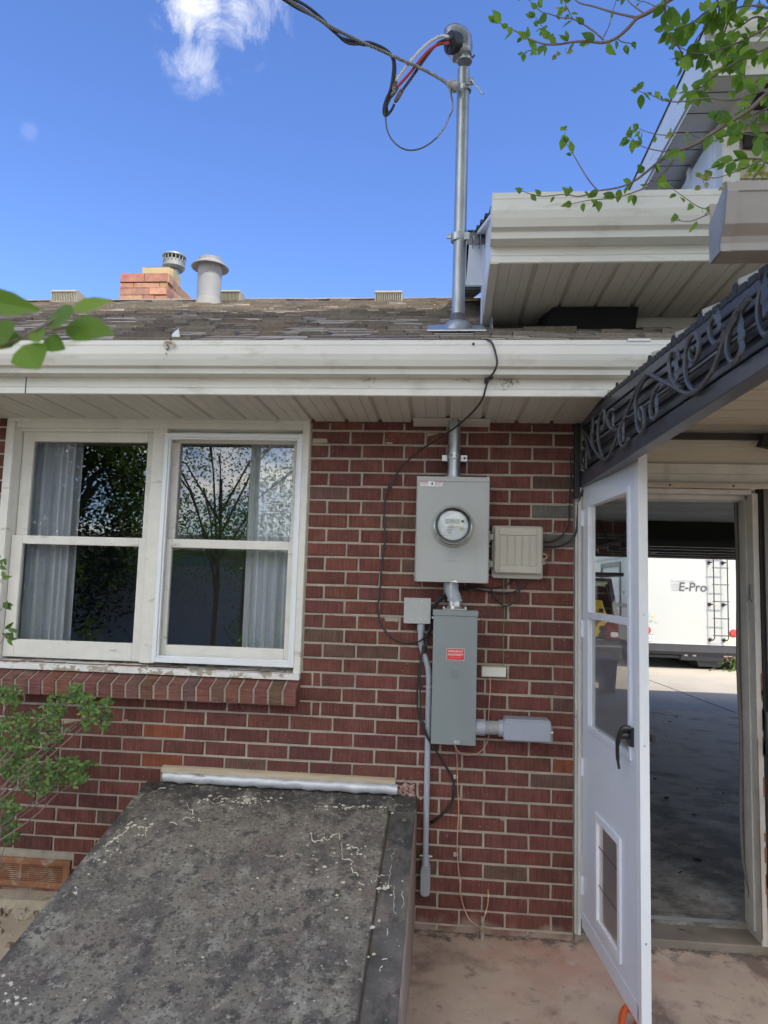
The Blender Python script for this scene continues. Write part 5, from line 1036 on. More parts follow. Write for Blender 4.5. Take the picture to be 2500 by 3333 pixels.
# ground rod and clips
gr = thing('ground_rod', (-.35, -.05, 0), 'steel ground rod with clamp standing in the patio edge', 'ground rod')
gp0, gp1 = aY(1569, 3066, -.05), aY(1571.5, 2984, -.05)
q = MB(); q.tube([Vector((gp0.x, -.05, -.02)), Vector((gp1.x, -.05, gp1.z))], .0078, 12); q.build('rod', mat('dull_rod', (.50, .48, .45), .4, .7, var=.2, scale=30), gr, smooth=True)
q = MB(); zc = aY(1570, 3020, -.05).z; q.rbox(gp0.x - .011, gp0.x + .011, -.062, -.040, zc - .008, zc + .012, .004, 3); q.lathe([(.006, 0), (.006, .006)], (gp0.x, -.062, zc - .006), (0, -1, 0), 6); q.build('clamp', mat('brass_clamp', (.40, .34, .22), .4, .7), gr)
def clip(u, v, lab):
    a = aY(u, v, -.01); q = MB(); q.box(a.x - .010, a.x + .002, -.004, -.001, a.z - .009, a.z + .009); q.lathe([(.0045, 0), (.003, .003)], (a.x - .004, -.004, a.z), (0, -1, 0), 8); q.tube([(a.x + .002, -.004, a.z), (a.x + .006, -.012, a.z), (a.x + .010, -.004, a.z)], .003, 6)
    o = q.build('wire_clip', SCREW); tag(o, lab, 'wire clip', 'clips beside the copper ground wire')
clip(1483, 2530, 'upper zinc clip beside the copper wire below the disconnect box'); clip(1484, 2783, 'lower zinc clip beside the copper wire near the conduit end')
#PART4
# ================================================================== CABLES
R1 = lambda x, y: (1200 + x / 2.37, 1450 + y / 2.37)
R2 = lambda x, y: (1200 + x / 2.2114, 2100 + y / 2.2114)
R4 = lambda x, y: (1000 + x / 2.074, 800 + y / 2.074)
def wire(name, pts, r, m, lab, cat, group=None, k=5, seg=6, parent=None):
    P = [aY(u, v, y) for (u, v, y) in pts]; q = MB(); q.tube(smooth_path(P, k), r, seg); o = q.build(name, m, parent, smooth=True)
    return tag(o, lab, cat, group)
pts = [(*R4(1170, 640), -.60), (*R4(1200, 634), -.615), (*R4(1225, 637), -.635), (*R4(1250, 660), -.642), (*R4(1270, 720), -.642), (*R4(1282, 790), -.64), (*R4(1262, 850), -.62), (*R4(1225, 900), -.53), (*R4(1205, 960), -.53), (*R4(1180, 1040), -.50), (*R4(1110, 1130), -.40), (*R4(1000, 1225), -.28), (*R4(900, 1295), -.18), (*R4(780, 1370), -.09), (*R4(680, 1450), -.05), (*R4(610, 1530), -.035), (*R4(560, 1640), -.03),
       (*R1(165, 290), -.03), (*R1(128, 420), -.025), (*R1(120, 560), -.02), (*R1(125, 740), -.018), (*R1(110, 860), -.018), (*R1(95, 980), -.018), (*R1(88, 1120), -.018), (*R1(74, 1240), -.018), (*R1(85, 1350), -.018), (*R1(130, 1430), -.018), (*R1(200, 1490), -.02), (*R1(290, 1522), -.025), (*R1(380, 1515), -.065), (*R1(440, 1470), -.05), (*R1(475, 1400), -.03), (*R1(485, 1300), -.025), (*R1(520, 1210), -.025), (*R1(600, 1145), -.02), (*R1(680, 1110), -.02)]
w1 = wire('drop_cable', pts, .0042, BLK, 'thin black cable looping from the gutter edge down the brick wall around the meter box', 'cable')
q = MB(); c = aY(*R4(1228, 900), -.535); q.tube([c + Vector((-.012, -.004, -.008)), c + Vector((.014, -.004, .01))], .007, 8); q.tube([aY(*R4(1206, 862), -.516), aY(*R4(1200, 930), -.516)], .003, 5); q.build('cable_tie', BLK, w1)
for dx, lab in ((0, 'outer'), (9, 'inner')):
    pts = [(*R1(600 + dx, 1150 + dx), -.02), (*R1(540 + dx, 1195 + dx), -.02), (*R1(495 + dx, 1260), -.025), (*R1(482 + dx, 1400), -.022), (*R1(450 + dx * .5, 1500), -.04), (*R1(425 + dx, 1600), -.055), (*R2(400 - dx, 0), -.058), (*R2(367 + dx, 150), -.055), (*R2(353 + dx * 2, 270), -.055), (*R2(349 + dx * 2.5, 400), -.055), (*R2(364 + dx * 2, 520), -.055), (*R2(408 + dx, 640), -.055), (*R2(470 + dx * .3, 740), -.05), (*R2(548 - dx * .3, 860), -.03), (*R2(606 - dx * .3, 960), -.02), (*R2(619 - dx, 1050), -.02), (*R2(602 - dx, 1130), -.02), (*R2(545 - dx, 1205), -.018), (*R2(480 - dx * 2, 1265), -.012), (*R2(446 - dx, 1285 - dx * 2), .004)]
    wire('cable', pts, .0040, BLK, {'outer': 'outer black cable bulging out below the slate disconnect box', 'inner': 'inner black cable running close to the slim conduit beside the disconnect box'}[lab], 'cable', 'black cables left of the disconnect box')
wire('cable', [(*R1(690, 1105), -.015), (*R1(790, 1100), -.02), (*R1(920, 1095), -.02), (*R1(955, 1130), -.02), (*R1(985, 1190), -.02), (*R1(1040, 1236), -.02), (*R1(1100, 1225), -.02), (*R1(1150, 1165), -.02), (*R1(1162, 1100), -.02), (*R1(1140, 1035), -.02)], .0038, BLK, 'black cable hanging in a round loop under the beige utility box', 'cable')
wire('cable', [(*R1(690, 1118), -.015), (*R1(800, 1108), -.015), (*R1(920, 1125), -.015), (*R1(1040, 1140), -.015), (*R1(1130, 1125), -.015), (*R1(1200, 1085), -.015), (*R1(1245, 1040), -.015)], .0038, BLK, 'black cable sagging gently below the beige utility box towards its right corner', 'cable')
wire('cable', [(*R1(700, 1096), -.02), (*R1(800, 1085), -.02), (*R1(930, 1100), -.012), (*R1(1040, 1085), -.012), (*R1(1110, 1045), -.012)], .0035, BLK, 'short black cable crossing above the loop under the beige utility box', 'cable')
wire('cable', [(*R1(1553, 60), -.015), (*R1(1558, 250), -.012), (*R1(1545, 450), -.012), (*R1(1545, 580), -.012), (*R1(1500, 680), -.012), (*R1(1430, 735), -.012), (*R1(1350, 748), -.02)], .0042, BLK, 'black cable clipped to the bricks left of the door frame, entering the beige box', 'cable')
wire('cable', [(*R1(1650, 340), -.040), (*R1(1622, 430), -.03), (*R1(1612, 560), -.02), (*R1(1600, 660), -.016), (*R1(1540, 740), -.012), (*R1(1450, 783), -.012), (*R1(1345, 785), -.02)], .0052, BLK, 'thicker black cable bowing over the door frame edge into the beige box', 'cable')
for (x, y, lab) in ((1553, 18, 'uppermost round clip pinning a black cable high on the bricks by the awning'), (1537, 455, 'round clip pinning the black cable on the bricks left of the door frame'), (1606, 423, 'round clip pinning the thicker black cable on the door frame edge')):
    p = aY(*R1(x, y), -.012); q = MB(); q.lathe([(.006, 0), (.006, .006), (.003, .008)], p, (0, -1, 0), 8); tag(q.build('cable_clip', mat('clip_grey', (.35, .34, .31), .5)), lab, 'cable clip', 'clips on the cables by the door')
wire('green_wire', [(*R1(1041, 1028), -.02), (*R1(1043, 1150), -.014), (*R1(1048, 1280), -.012), (*R1(1040, 1450), -.012), (*R1(1040, 1640), -.012), (*R2(972, 60), -.012), (*R2(968, 158), -.014)], .0017, mat('green_insulation', (.05, .26, .07), .45), 'thin green wire dropping from the beige box to the white cover box', 'wire')
wire('copper_wire', [(*R2(872, 232), -.012), (*R2(876, 300), -.012), (*R2(868, 420), -.012), (*R2(863, 540), -.012), (*R2(862, 660), -.012), (*R2(840, 725), -.015), (*R2(790, 775), -.03), (*R2(710, 790), -.06), (*R2(650, 768), -.09), (*R2(620, 722), -.12)], .0027, COPPER, 'bare copper wire curving from the white cover box to the disconnect latch', 'wire')
wire('copper_wire', [(*R2(622, 722), -.118), (*R2(634, 790), -.05), (*R2(638, 870), -.015), (*R2(640, 1000), -.012), (*R2(648, 1200), -.012), (*R2(638, 1400), -.012), (*R2(642, 1560), -.012), (*R2(655, 1690), -.012), (*R2(664, 1800), -.012), (*R2(690, 1900), -.015), (*R2(735, 1985), -.03), (*R2(800, 2028), -.05)], .0027, COPPER, 'long bare copper wire running straight down the bricks to the ground rod', 'wire')
wire('copper_wire', [(*R2(858, 1760), .0), (*R2(861, 1800), -.018), (*R2(857, 1865), -.024), (*R2(843, 1920), -.03), (*R2(832, 1965), -.045)], .0024, mat('bright_copper', (.65, .42, .26), .35, .6), 'short bare copper wire from a hole in the bricks to the rod top', 'wire')
# service drop and splices
AA = lambda x, y, yy: (900 + x / 2.074, y / 2.074, yy)
drop = thing('service_drop', (-1.2, -.3, 4.0), 'twisted overhead service cable reaching from upper left to the mast', 'overhead cable')
def dw(name, pts, r, m, k=5, seg=7): P = [aY(*AA(*p)) for p in pts]; q = MB(); q.tube(smooth_path(P, k), r, seg); return q.build(name, m, drop, smooth=True)
dw('black_conductor', [(-40, -60, -.62), (65, 8, -.55), (140, 55, -.5), (250, 110, -.45), (330, 165, -.4), (400, 225, -.36), (470, 285, -.32), (540, 298, -.28), (610, 285, -.24), (680, 305, -.2), (745, 340, -.17), (785, 385, -.15), (800, 440, -.14), (798, 510, -.13), (780, 590, -.12), (745, 660, -.12), (726, 720, -.12), (724, 765, -.12), (738, 782, -.12), (748, 760, -.12), (745, 710, -.12), (765, 655, -.12)], .0066, BLK)
dw('black_conductor', [(10, -70, -.60), (110, -10, -.55), (200, 40, -.5), (290, 110, -.44), (370, 190, -.38), (430, 250, -.35), (500, 275, -.3), (570, 300, -.27), (640, 310, -.22), (720, 340, -.18), (768, 370, -.16), (788, 420, -.15), (786, 500, -.14), (770, 600, -.13), (738, 690, -.13), (732, 750, -.13), (745, 778, -.13), (775, 745, -.12), (795, 705, -.12)], .0066, BLK)
P = smooth_path([aY(*AA(*p)) for p in [(0, -60, -.60), (80, 0, -.55), (240, 100, -.47), (400, 200, -.38), (550, 272, -.29), (720, 348, -.19), (830, 398, -.165), (950, 450, -.145), (1050, 500, -.135), (1130, 548, -.13), (1172, 585, -.13)]], 26)
AL = mat('bare_aluminium_strand', (.27, .265, .25), .5, .6, var=.15, scale=60)
q = MB()
for s_ in range(4):
    pts = []
    for i, p in enumerate(P):
        t = (P[min(i + 1, len(P) - 1)] - P[max(0, i - 1)]).normalized(); n1 = t.cross(Vector((0, 1, 0))).normalized(); n2 = t.cross(n1); a = i * .42 + s_ * math.pi / 2
        pts.append(p + (n1 * math.cos(a) + n2 * math.sin(a)) * .0048)
    q.tube(pts, .0034, 5)
q.build('bare_neutral', AL, drop, smooth=True)
dw('tail_loop', [(1165, 575, -.13), (1180, 640, -.13), (1190, 700, -.12), (1186, 745, -.12), (1165, 790, -.12), (1140, 850, -.12), (1080, 930, -.12), (1000, 990, -.12), (920, 1014, -.12), (850, 1002, -.12), (785, 950, -.12), (748, 880, -.12), (737, 800, -.12), (737, 740, -.12), (760, 690, -.12), (778, 650, -.12)], .0040, mat('tail_loop_strand', (.11, .11, .12), .45, .4))
dw('tail_loop', [(1175, 590, -.135), (1178, 660, -.125), (1192, 720, -.125), (1172, 770, -.12), (1146, 842, -.125), (1084, 932, -.125)], .0030, AL)
dw('white_lead', [(1168, 250, -.15), (1120, 243, -.13), (1070, 262, -.14), (1000, 312, -.14), (930, 385, -.14), (870, 458, -.14), (830, 510, -.13), (806, 548, -.13)], .0072, mat('white_insulation', (.62, .60, .57), .5))
dw('red_lead', [(1162, 290, -.16), (1130, 292, -.13), (1080, 305, -.14), (1020, 350, -.13), (960, 420, -.13), (900, 495, -.13), (850, 550, -.13), (815, 588, -.13)], .0072, mat('red_insulation', (.40, .035, .03), .45))
dw('black_lead', [(1170, 272, -.16), (1120, 275, -.13), (1060, 320, -.12), (1010, 385, -.12), (960, 455, -.12), (915, 520, -.12), (875, 575, -.12), (848, 612, -.12)], .0072, BLK)
SPM = mat('splice_tape', (.08, .06, .05), .45, var=.6, scale=90, layers=[((.35, .32, .26), 60, .55, .6, (1, 1, 1)), ((.25, .06, .04), 40, .6, .64, (1, 1, 1))])
for a, b in (((806, 545), (780, 610)), ((815, 588), (770, 655)), ((848, 608), (800, 690))):
    pa, pb2 = aY(*AA(*a, -.125)), aY(*AA(*b, -.125)); q = MB(); q.tube([pa, pa.lerp(pb2, .1), pa.lerp(pb2, .5), pa.lerp(pb2, .9), pb2], [.009, .011, .0115, .010, .006], 10); q.build('splice', SPM, drop, smooth=True)
# gutter hanger scraps
q = MB(); a = aY(575, 1095, -.5); q.hexa([a + Vector(v) for v in ((-.012, 0, -.03), (.022, 0, -.03), (.022, .004, -.03), (-.012, .004, -.03), (-.022, 0, .01), (.006, 0, .035), (.006, .004, .035), (-.022, .004, .01))]); tag(q.build('metal_tab', GALV2), 'small bent zinc tab sticking up behind the gutter edge', 'metal tab')
q = MB(); P = [aY(545, 1135, -.632), aY(535, 1118, -.634), aY(545, 1110, -.636), aY(565, 1116, -.636), aY(560, 1132, -.634)]; q.tube(smooth_path(P, 4), .005, 6); tag(q.build('frayed_rope', mat('frayed_rope', (.45, .40, .34), .9)), 'frayed scrap of pale rope hanging over the gutter lip', 'rope')
# orange handle on the ground beyond the open door
oh = thing('orange_handle', aZ(2035, 3300, 0), 'bright orange plastic looped handle on the ground by the door', 'handle')
q = MB(); q.tube(smooth_path([aZ(u, v, z) for u, v, z in ((2016, 3400, .03), (2022, 3345, .04), (2028, 3300, .05), (2040, 3282, .055), (2058, 3287, .055), (2080, 3320, .045), (2100, 3350, .03))], 5), .013, 10); q.tube(smooth_path([aZ(2065, 3345, .02), aZ(2085, 3325, .025), aZ(2105, 3345, .02)], 4), .012, 8); q.build('loop', mat('orange_plastic', (.60, .10, .02), .5, var=.1), oh, smooth=True)
# dry leaves on the step
q = MB()
for (u, v, s_) in ((2225, 3025, .030), (2253, 3036, .014), (2315, 3026, .008), (2257, 3082, .012), (2160, 3078, .009)):
    p = aZ(u, v, .038 if v < 3060 else .003); d = Vector((.8, -.55, .1)).normalized() * s_; w = Vector((.4, .7, 0)).normalized() * s_ * .35
    q.face([p - d, p + w, p + d]); q.face([p - d, p + d, p - w + Vector((0, 0, .006))])
tag(q.build('dry_leaf', mat('dry_leaf', (.35, .24, .17), .8)), 'dry tan leaf scraps on the concrete door step', 'leaves', kind='stuff')
# ================================================================== FOLIAGE
LEAF = leafmat('elm_leaf', (.085, .165, .030), (.21, .33, .05), .5)
LEAFB = leafmat('shrub_leaf', (.060, .125, .040), (.15, .25, .06), .3)
TWIG = mat('twig_bark', (.17, .13, .11), .8, var=.2, scale=30)
def leaf(q, p, d, nrm, L_, W_, tone, serr=True):
    d = d.normalized(); sdv = d.cross(nrm)
    if sdv.length < 1e-4: sdv = d.orthogonal()
    sdv.normalize(); n = sdv.cross(d).normalized(); fold = random.uniform(.05, .35); curl = random.uniform(-.25, .1)
    prof = [(.0, .02), (.12, .62), (.33, 1.0), (.58, .86), (.80, .46), (1.0, 0)]
    q.col = (tone,) * 3; mid = [p + d * (t * L_) + n * (curl * t * t * L_) for t, w in prof]
    for s_ in (1, -1):
        ed = [m_ + sdv * (s_ * w * W_ * .5) + n * (fold * w * W_ * .5) for m_, (t, w) in zip(mid, prof)]
        b = len(q.v); q.v.extend(mid + ed); k = len(prof)
        for i in range(k - 1): q.addf(b, (i, i + 1, k + i + 1, k + i) if s_ > 0 else (i, k + i, k + i + 1, i + 1))
def rv(): return Vector((random.gauss(0, 1), random.gauss(0, 1), random.gauss(0, 1)))
K2 = lambda x, y, yy: aY(1500 + x / 1.659, y / 1.659, yy)
def branch(tw, lf, pts, y0, y1, r0, r1, every=.05, size=.042, dens=1.0, skip=0.0):
    P = smooth_path([K2(x, y, y0 + (y1 - y0) * i / (len(pts) - 1)) for i, (x, y) in enumerate(pts)], 5); n = len(P)
    tw.tube(P, [r0 + (r1 - r0) * i / (n - 1) for i in range(n)], 5)
    acc = 0; side = 1; tot = sum((P[i + 1] - P[i]).length for i in range(n - 1)); run = 0
    for i in range(n - 1):
        d = P[i + 1] - P[i]; acc += d.length; run += d.length
        while acc > every:
            acc -= every
            if run / tot < skip or random.random() > dens: continue
            side *= -1; up = CU if random.random() < .5 else -CU
            for _ in range(random.choice([1, 1, 2, 3])):
                dd = d.normalized() * .55 + up * random.uniform(.2, 1.0) + CR * random.gauss(0, .45) + CW * random.gauss(0, .5) + Vector((0, 0, -.25)); s_ = size * random.uniform(.5, 1.15)
                nn = -CW + rv() * .75; q0 = P[i] + dd.normalized() * .006; leaf(lf, q0, dd, nn, s_, s_ * random.uniform(.55, .68), random.uniform(0, 1))
    dd = (P[-1] - P[-2]).normalized()
    for _ in range(3): leaf(lf, P[-1], dd + rv() * .5, -CW + rv() * .5, size * random.uniform(.5, 1), size * .5, random.uniform(.2, 1))
elm = thing('elm_tree', (1.4, -2.2, 0), 'leafy elm branches hanging into view at the upper right', 'tree')
tw, lf = MB(), MB()
branch(tw, lf, [(1220, -60), (1110, 10), (1060, 40), (1000, 75), (950, 100), (900, 155), (840, 205), (770, 230), (700, 225), (620, 225), (520, 240), (440, 235), (360, 205), (300, 170), (250, 145), (195, 115)], -1.35, -1.15, .0075, .0012, .032, .046, .95, .33)
branch(tw, lf, [(950, 95), (880, 80), (800, 60), (720, 35), (640, 15), (600, -20)], -1.3, -1.2, .004, .002, .09, .034, .4)
branch(tw, lf, [(770, 215), (720, 170), (660, 130), (600, 100), (540, 95), (480, 75), (430, 60), (380, 10), (340, -20)], -1.22, -1.1, .003, .0012, .05, .042, .9)
branch(tw, lf, [(520, 235), (470, 200), (430, 130), (400, 90)], -1.18, -1.1, .002, .001, .045, .040, .9)
branch(tw, lf, [(600, 95), (570, 30), (550, -20)], -1.18, -1.1, .002, .001, .05, .040, .8); branch(tw, lf, [(460, 235), (420, 265), (360, 275), (340, 290)], -1.18, -1.1, .002, .001, .05, .036, .9)
branch(tw, lf, [(985, 70), (930, 30), (900, 0), (880, -30)], -1.3, -1.2, .0025, .0015, .06, .03, .5); branch(tw, lf, [(1060, 40), (1000, 12), (960, 5)], -1.3, -1.2, .002, .001, .06, .03, .4)
branch(tw, lf, [(770, 200), (800, 140), (820, 60), (840, 0)], -1.22, -1.2, .002, .0015, .06, .03, .7); branch(tw, lf, [(840, 205), (870, 225), (920, 235)], -1.22, -1.2, .002, .0015, .04, .032, .9)
branch(tw, lf, [(1800, 380), (1659, 500), (1560, 590), (1450, 660), (1340, 730), (1260, 780), (1180, 810), (1120, 840), (1060, 880), (1000, 930), (940, 975), (860, 1010), (740, 1030)], -1.5, -1.2, .0075, .0025, .04, .044, .75)
branch(tw, lf, [(740, 1030), (690, 970), (640, 890), (600, 820), (570, 770), (560, 700)], -1.2, -1.15, .0025, .001, .042, .036, .8, .35)
branch(tw, lf, [(740, 1035), (640, 1060), (560, 1050), (440, 1060), (370, 1045), (330, 1030)], -1.2, -1.12, .0025, .001, .045, .040, .9)
branch(tw, lf, [(1150, 860), (1100, 930), (1020, 1000), (930, 1040), (820, 1070), (700, 1080), (600, 1100)], -1.3, -1.2, .003, .001, .05, .040, .8)
branch(tw, lf, [(1659, 480), (1480, 540), (1330, 530), (1180, 550), (1090, 540), (1020, 510), (950, 490)], -1.4, -1.2, .003, .001, .045, .042, .9)
branch(tw, lf, [(1120, 820), (1050, 810), (980, 790), (920, 745), (900, 740)], -1.25, -1.2, .002, .001, .045, .040, .9)
branch(tw, lf, [(1300, 750), (1200, 710), (1100, 730), (1000, 710), (960, 690)], -1.3, -1.2, .002, .001, .05, .036, .8)
branch(tw, lf, [(1800, 600), (1700, 750), (1640, 880), (1580, 960), (1540, 1040)], -1.6, -1.5, .004, .002, .05, .042, .8)
branch(tw, lf, [(1500, 980), (1440, 1120), (1380, 1130), (1290, 1120), (1200, 1060), (1130, 1010)], -1.5, -1.3, .002, .001, .04, .038, .9)
branch(tw, lf, [(1420, 1130), (1330, 1160), (1240, 1195), (1160, 1190)], -1.5, -1.3, .002, .001, .04, .036, .8)
branch(tw, lf, [(1640, 860), (1500, 920), (1380, 960), (1300, 950)], -1.5, -1.4, .002, .001, .045, .036, .8)
for a in ([(1500, -20), (1450, 100), (1400, 230), (1330, 330)], [(1720, 50), (1540, 30), (1420, 80), (1310, 110), (1180, 150)], [(1105, -20), (1110, 150), (1190, 280), (1190, 350)], [(1700, 240), (1500, 330), (1380, 400), (1300, 470), (1210, 500)], [(1700, 120), (1560, 200), (1420, 260), (1280, 290), (1150, 240)], [(1480, -20), (1330, 60), (1250, 120), (1120, 170)], [(1700, 330), (1600, 300), (1480, 310), (1350, 250)], [(1659, 500), (1560, 440), (1490, 350), (1440, 250)], [(1720, 150), (1600, 90), (1500, 150), (1420, 190)], [(1380, -20), (1390, 80), (1280, 200), (1240, 300)], [(1700, 560), (1580, 620), (1480, 640), (1380, 620)], [(1720, 780), (1640, 740), (1500, 720), (1410, 740)], [(1700, 900), (1600, 860), (1500, 860), (1400, 880)]):
    branch(tw, lf, a, -1.5, -1.25, .0035, .0012, .026, .048, 1.0)
tw.tube([K2(1800, 380, -1.5), Vector((1.5, -2.1, 2.6)), Vector((1.5, -2.3, 1.5)), Vector((1.45, -2.3, -.02))], [.008, .03, .05, .07], 8)
tw.tube([Vector((1.5, -2.1, 2.6)), Vector((1.1, -1.6, 3.4)), K2(1220, -60, -1.35)], [.03, .015, .0075], 8)
for a, z in ((K2(1800, 600, -1.6), 0), (K2(1500, -20, -1.5), 0), (K2(1720, 120, -1.5), 0)): tw.tube([a, Vector((1.3, -1.8, 3.1))], [.004, .02], 6)
tw.build('branches', TWIG, elm); lf.build('crown', LEAF, elm)
q = MB()
for (x, y, y_) in ((552, 55, -1.15), (445, 200, -1.15), (690, 248, -1.18), (520, 285, -1.15), (575, 280, -1.15), (1100, 200, -1.2), (1310, 960, -1.45), (1305, 1000, -1.45), (1412, 1005, -1.45), (1120, 720, -1.28), (1640, 950, -1.5), (1560, 940, -1.5), (1610, 960, -1.5)):
    for k in range(3): q.col = (.5, .5, .5); p = K2(x + random.uniform(-14, 14), y + random.uniform(-14, 14), y_); leaf(q, p, rv(), -CW + rv() * .4, .018, .016, random.uniform(.3, 1))
tag(q.build('seed_cluster', leafmat('samara', (.22, .22, .07), (.32, .27, .10), .4), elm), kind='stuff')
# out of focus sprig close to the lens at left
spg = thing('near_sprig', aY(-60, 1150, -2.6), 'blurred green leaf sprig close to the camera at the left edge', 'sprig')
tw, lf = MB(), MB(); G3 = lambda x, y, yy=-2.62: aY(x / 1.659, 800 + y / 1.659, yy)
tw.tube([G3(-150, 600), G3(60, 520), G3(200, 450), G3(390, 345)], .0016, 6); tw.tube([G3(60, 520), G3(230, 470), G3(360, 440)], .0012, 6); tw.tube([G3(-150, 600), G3(-160, 900, -2.8), Vector((-1.6, -2.9, .5)), Vector((-1.7, -2.9, -.03))], [.002, .004, .006, .009], 6)
for (a, b, w, t) in (((-120, 290), (200, 335), .030, .4), ((390, 345), (590, 278), .020, .9), ((400, 350), (240, 435), .028, .35), ((355, 438), (600, 455), .034, .3), ((215, 520), (190, 440), .020, .6), ((235, 515), (355, 560), .026, .3), ((120, 540), (215, 665), .042, .55), ((40, 520), (-60, 420), .040, .2), ((60, 540), (40, 440), .03, .2), ((-40, 560), (60, 470), .03, .3)):
    p0, p1 = G3(*a, -2.62 + random.uniform(-.02, .02)), G3(*b, -2.62 + random.uniform(-.03, .03)); leaf(lf, p0, p1 - p0, -CW + CU * .35 + rv() * .15, (p1 - p0).length, w, t)
tw.build('stem', TWIG, spg); lf.build('foliage', LEAF, spg)
q = MB(); p = aY(1233, -2, -1.4); lf2 = MB()
for k in range(3): leaf(lf2, p + Vector((0, 0, .012)), Vector((.1 * (k - 1), 0, -1)), -CW, .022, .014, .4)
# shrub at lower left
shr = thing('leafy_shrub', (-2.75, -.35, 0), 'small leaved green shrub growing against the bricks under the window', 'shrub')
tw, lf = MB(), MB(); E5 = lambda x, y, yy: aY(x / 1.843, 2200 + y / 1.843, yy)
root = Vector((-2.95, -.4, -.01))
areas = [((60, 130), 70, 60, 40), ((330, 190), 60, 70, 40), ((450, 110), 50, 60, 34), ((525, 220), 45, 100, 44), ((610, 230), 45, 90, 34), ((180, 340), 190, 110, 150), ((60, 510), 70, 110, 70), ((220, 610), 110, 110, 90), ((410, 580), 90, 80, 60), ((480, 620), 40, 30, 16), ((50, 785), 60, 50, 34), ((50, 930), 55, 80, 50), ((520, 530), 40, 20, 10), ((650, 150), 25, 15, 7)]
for (c, sx, sy, n_) in areas:
    yy = -.22 - random.random() * .15; cen = E5(c[0], c[1], yy); start = E5(max(-40, c[0] - 320), c[1] + 260, yy - .05)
    tw.tube(smooth_path([root.lerp(start, .5), start, start.lerp(cen, .6) + rv() * .01, cen], 4), [.004] * 4 + [.003] * 4 + [.002] * 4 + [.0012], 5)
    for i in range(int(n_ * 2.5)):
        a = random.uniform(0, 6.28); rr = random.random() ** .6 * 1.15; x = c[0] + math.cos(a) * rr * sx; y = c[1] + math.sin(a) * rr * sy; p = E5(x, y, yy + random.uniform(-.10, .10))
        if i % 9 == 0: tw.tube([cen.lerp(p, .1), cen.lerp(p, .5) + rv() * .008, p], .0009, 4)
        leaf(lf, p, CU * random.uniform(-.3, 1) + CR * random.gauss(.2, .8) - CW * random.uniform(-.3, .6), -CW + CU * random.uniform(.0, .9) + rv() * .45, random.uniform(.015, .028), random.uniform(.010, .017), random.random())
for (u, v, n_) in ((5, 1830, 5), (15, 1965, 6), (25, 2060, 10), (10, 1880, 3)):
    p = aY(u, v, -.3); tw.tube([aY(-60, v + 120, -.32), p], .0014, 4)
    for i in range(n_): leaf(lf, p + rv() * .012, CR * random.uniform(-.2, 1.2) + CU * random.gauss(0, .6), -CW + rv() * .5, random.uniform(.03, .05), .02, random.random())
tw.build('stems', TWIG, shr); lf.build('foliage', LEAFB, shr)
# ================================================================== BEYOND THE GARAGE
TRW = mat('trailer_white', (.47, .48, .46), .35, var=.02, scale=2); TRD = mat('trailer_dark', (.045, .045, .05), .5, var=.15)
tr = thing('travel_trailer', (4.3, 11, 0), 'white travel trailer with rear ladder and round red lamps parked on the driveway', 'trailer')
tx0, tx1, tz0, tz1 = 3.10, 5.62, .545, 2.95
q = MB(); q.prism([(tx0 + .05, 11.0), (tx0 + .015, 11.012), (tx0, 11.05), (tx0, 17), (tx1, 17), (tx1, 11.05), (tx1 - .015, 11.012), (tx1 - .05, 11.0)], 'z', tz0, tz1 - .25)
q.hexa([(tx0 + .0, 11.0, tz1 - .25), (tx1, 11.0, tz1 - .25), (tx1, 17, tz1 - .25), (tx0, 17, tz1 - .25), (tx0 + .05, 11.3, tz1), (tx1 - .05, 11.3, tz1), (tx1 - .05, 16.7, tz1), (tx0 + .05, 16.7, tz1)]); q.build('body', TRW, tr)
q = MB(); q.box(tx0 + .02, tx1, 10.99, 11.1, .385, tz0 - .012); q.box(tx0 + .1, tx1 - .1, 11.05, 16.8, .33, .40); q.build('bumper_beam', TRD, tr)
q = MB(); q.box(tx0 + .01, tx1 - .01, 10.985, 11.05, tz0 - .014, tz0 + .012); q.build('trim_strip', mat('trim_grey', (.55, .55, .55), .4), tr)
q = MB(); q.box(4.1, 4.9, 11.1, 11.6, .22, .33); q.prism([(4.40, .30), (4.95, .30), (4.88, .10), (4.47, .10)], 'y', 11.2, 11.55); q.box(3.2, 4.1, 11.15, 11.2, .25, .3)
q.build('underbody_tank', TRD, tr)
q = MB()
for x in (4.16, 4.32): q.box(x, x + .06, 11.08, 11.10, .30, .34)
q.pieces('hanger_tag', WHITE, tr)
for x in (tx0 + .12, tx1 - .30):
    for y in (13.3, 14.2):
        q = MB(); q.lathe([(.2, 0), (.33, .01), (.345, .05), (.345, .17), (.33, .20), (.2, .21)], (x, y, .345), (1, 0, 0), 28); w_ = q.build('wheel', BLK, tr, smooth=True)
        q = MB(); q.lathe([(.0, .03), (.18, .02), (.2, .0)], (x, y, .345), (1, 0, 0), 20); q.build('rim', SCREW, w_)
q = MB()
for x, h in ((4.660, 0), (4.917, 0)):
    q.tube(smooth_path([(x - .05, 10.985, .634), (x - .02, 10.90, .636), (x, 10.88, .68)], 4) + [Vector((x, 10.88, 2.75))], .0105, 8)
for z in (.723, 1.048, 1.372, 1.695, 2.018, 2.34): q.tube([(4.635, 10.88, z), (4.942, 10.88, z)], .011, 8)
lad = q.build('ladder', mat('ladder_black', (.03, .03, .04), .35, .3), tr, smooth=True)
q = MB()
for x in (4.612, 4.870):
    for z in (.634, 1.312, 2.12): q.lathe([(.036, 0), (.036, .012), (.018, .02), (.012, .10)], (x, 10.995, z), (.3, -1, 0), 14)
q.pieces('standoff', lad.data.materials[0], lad, smooth=True)
LAMP = mat('red_lamp', (.55, .015, .02), .25, var=.1, scale=60)
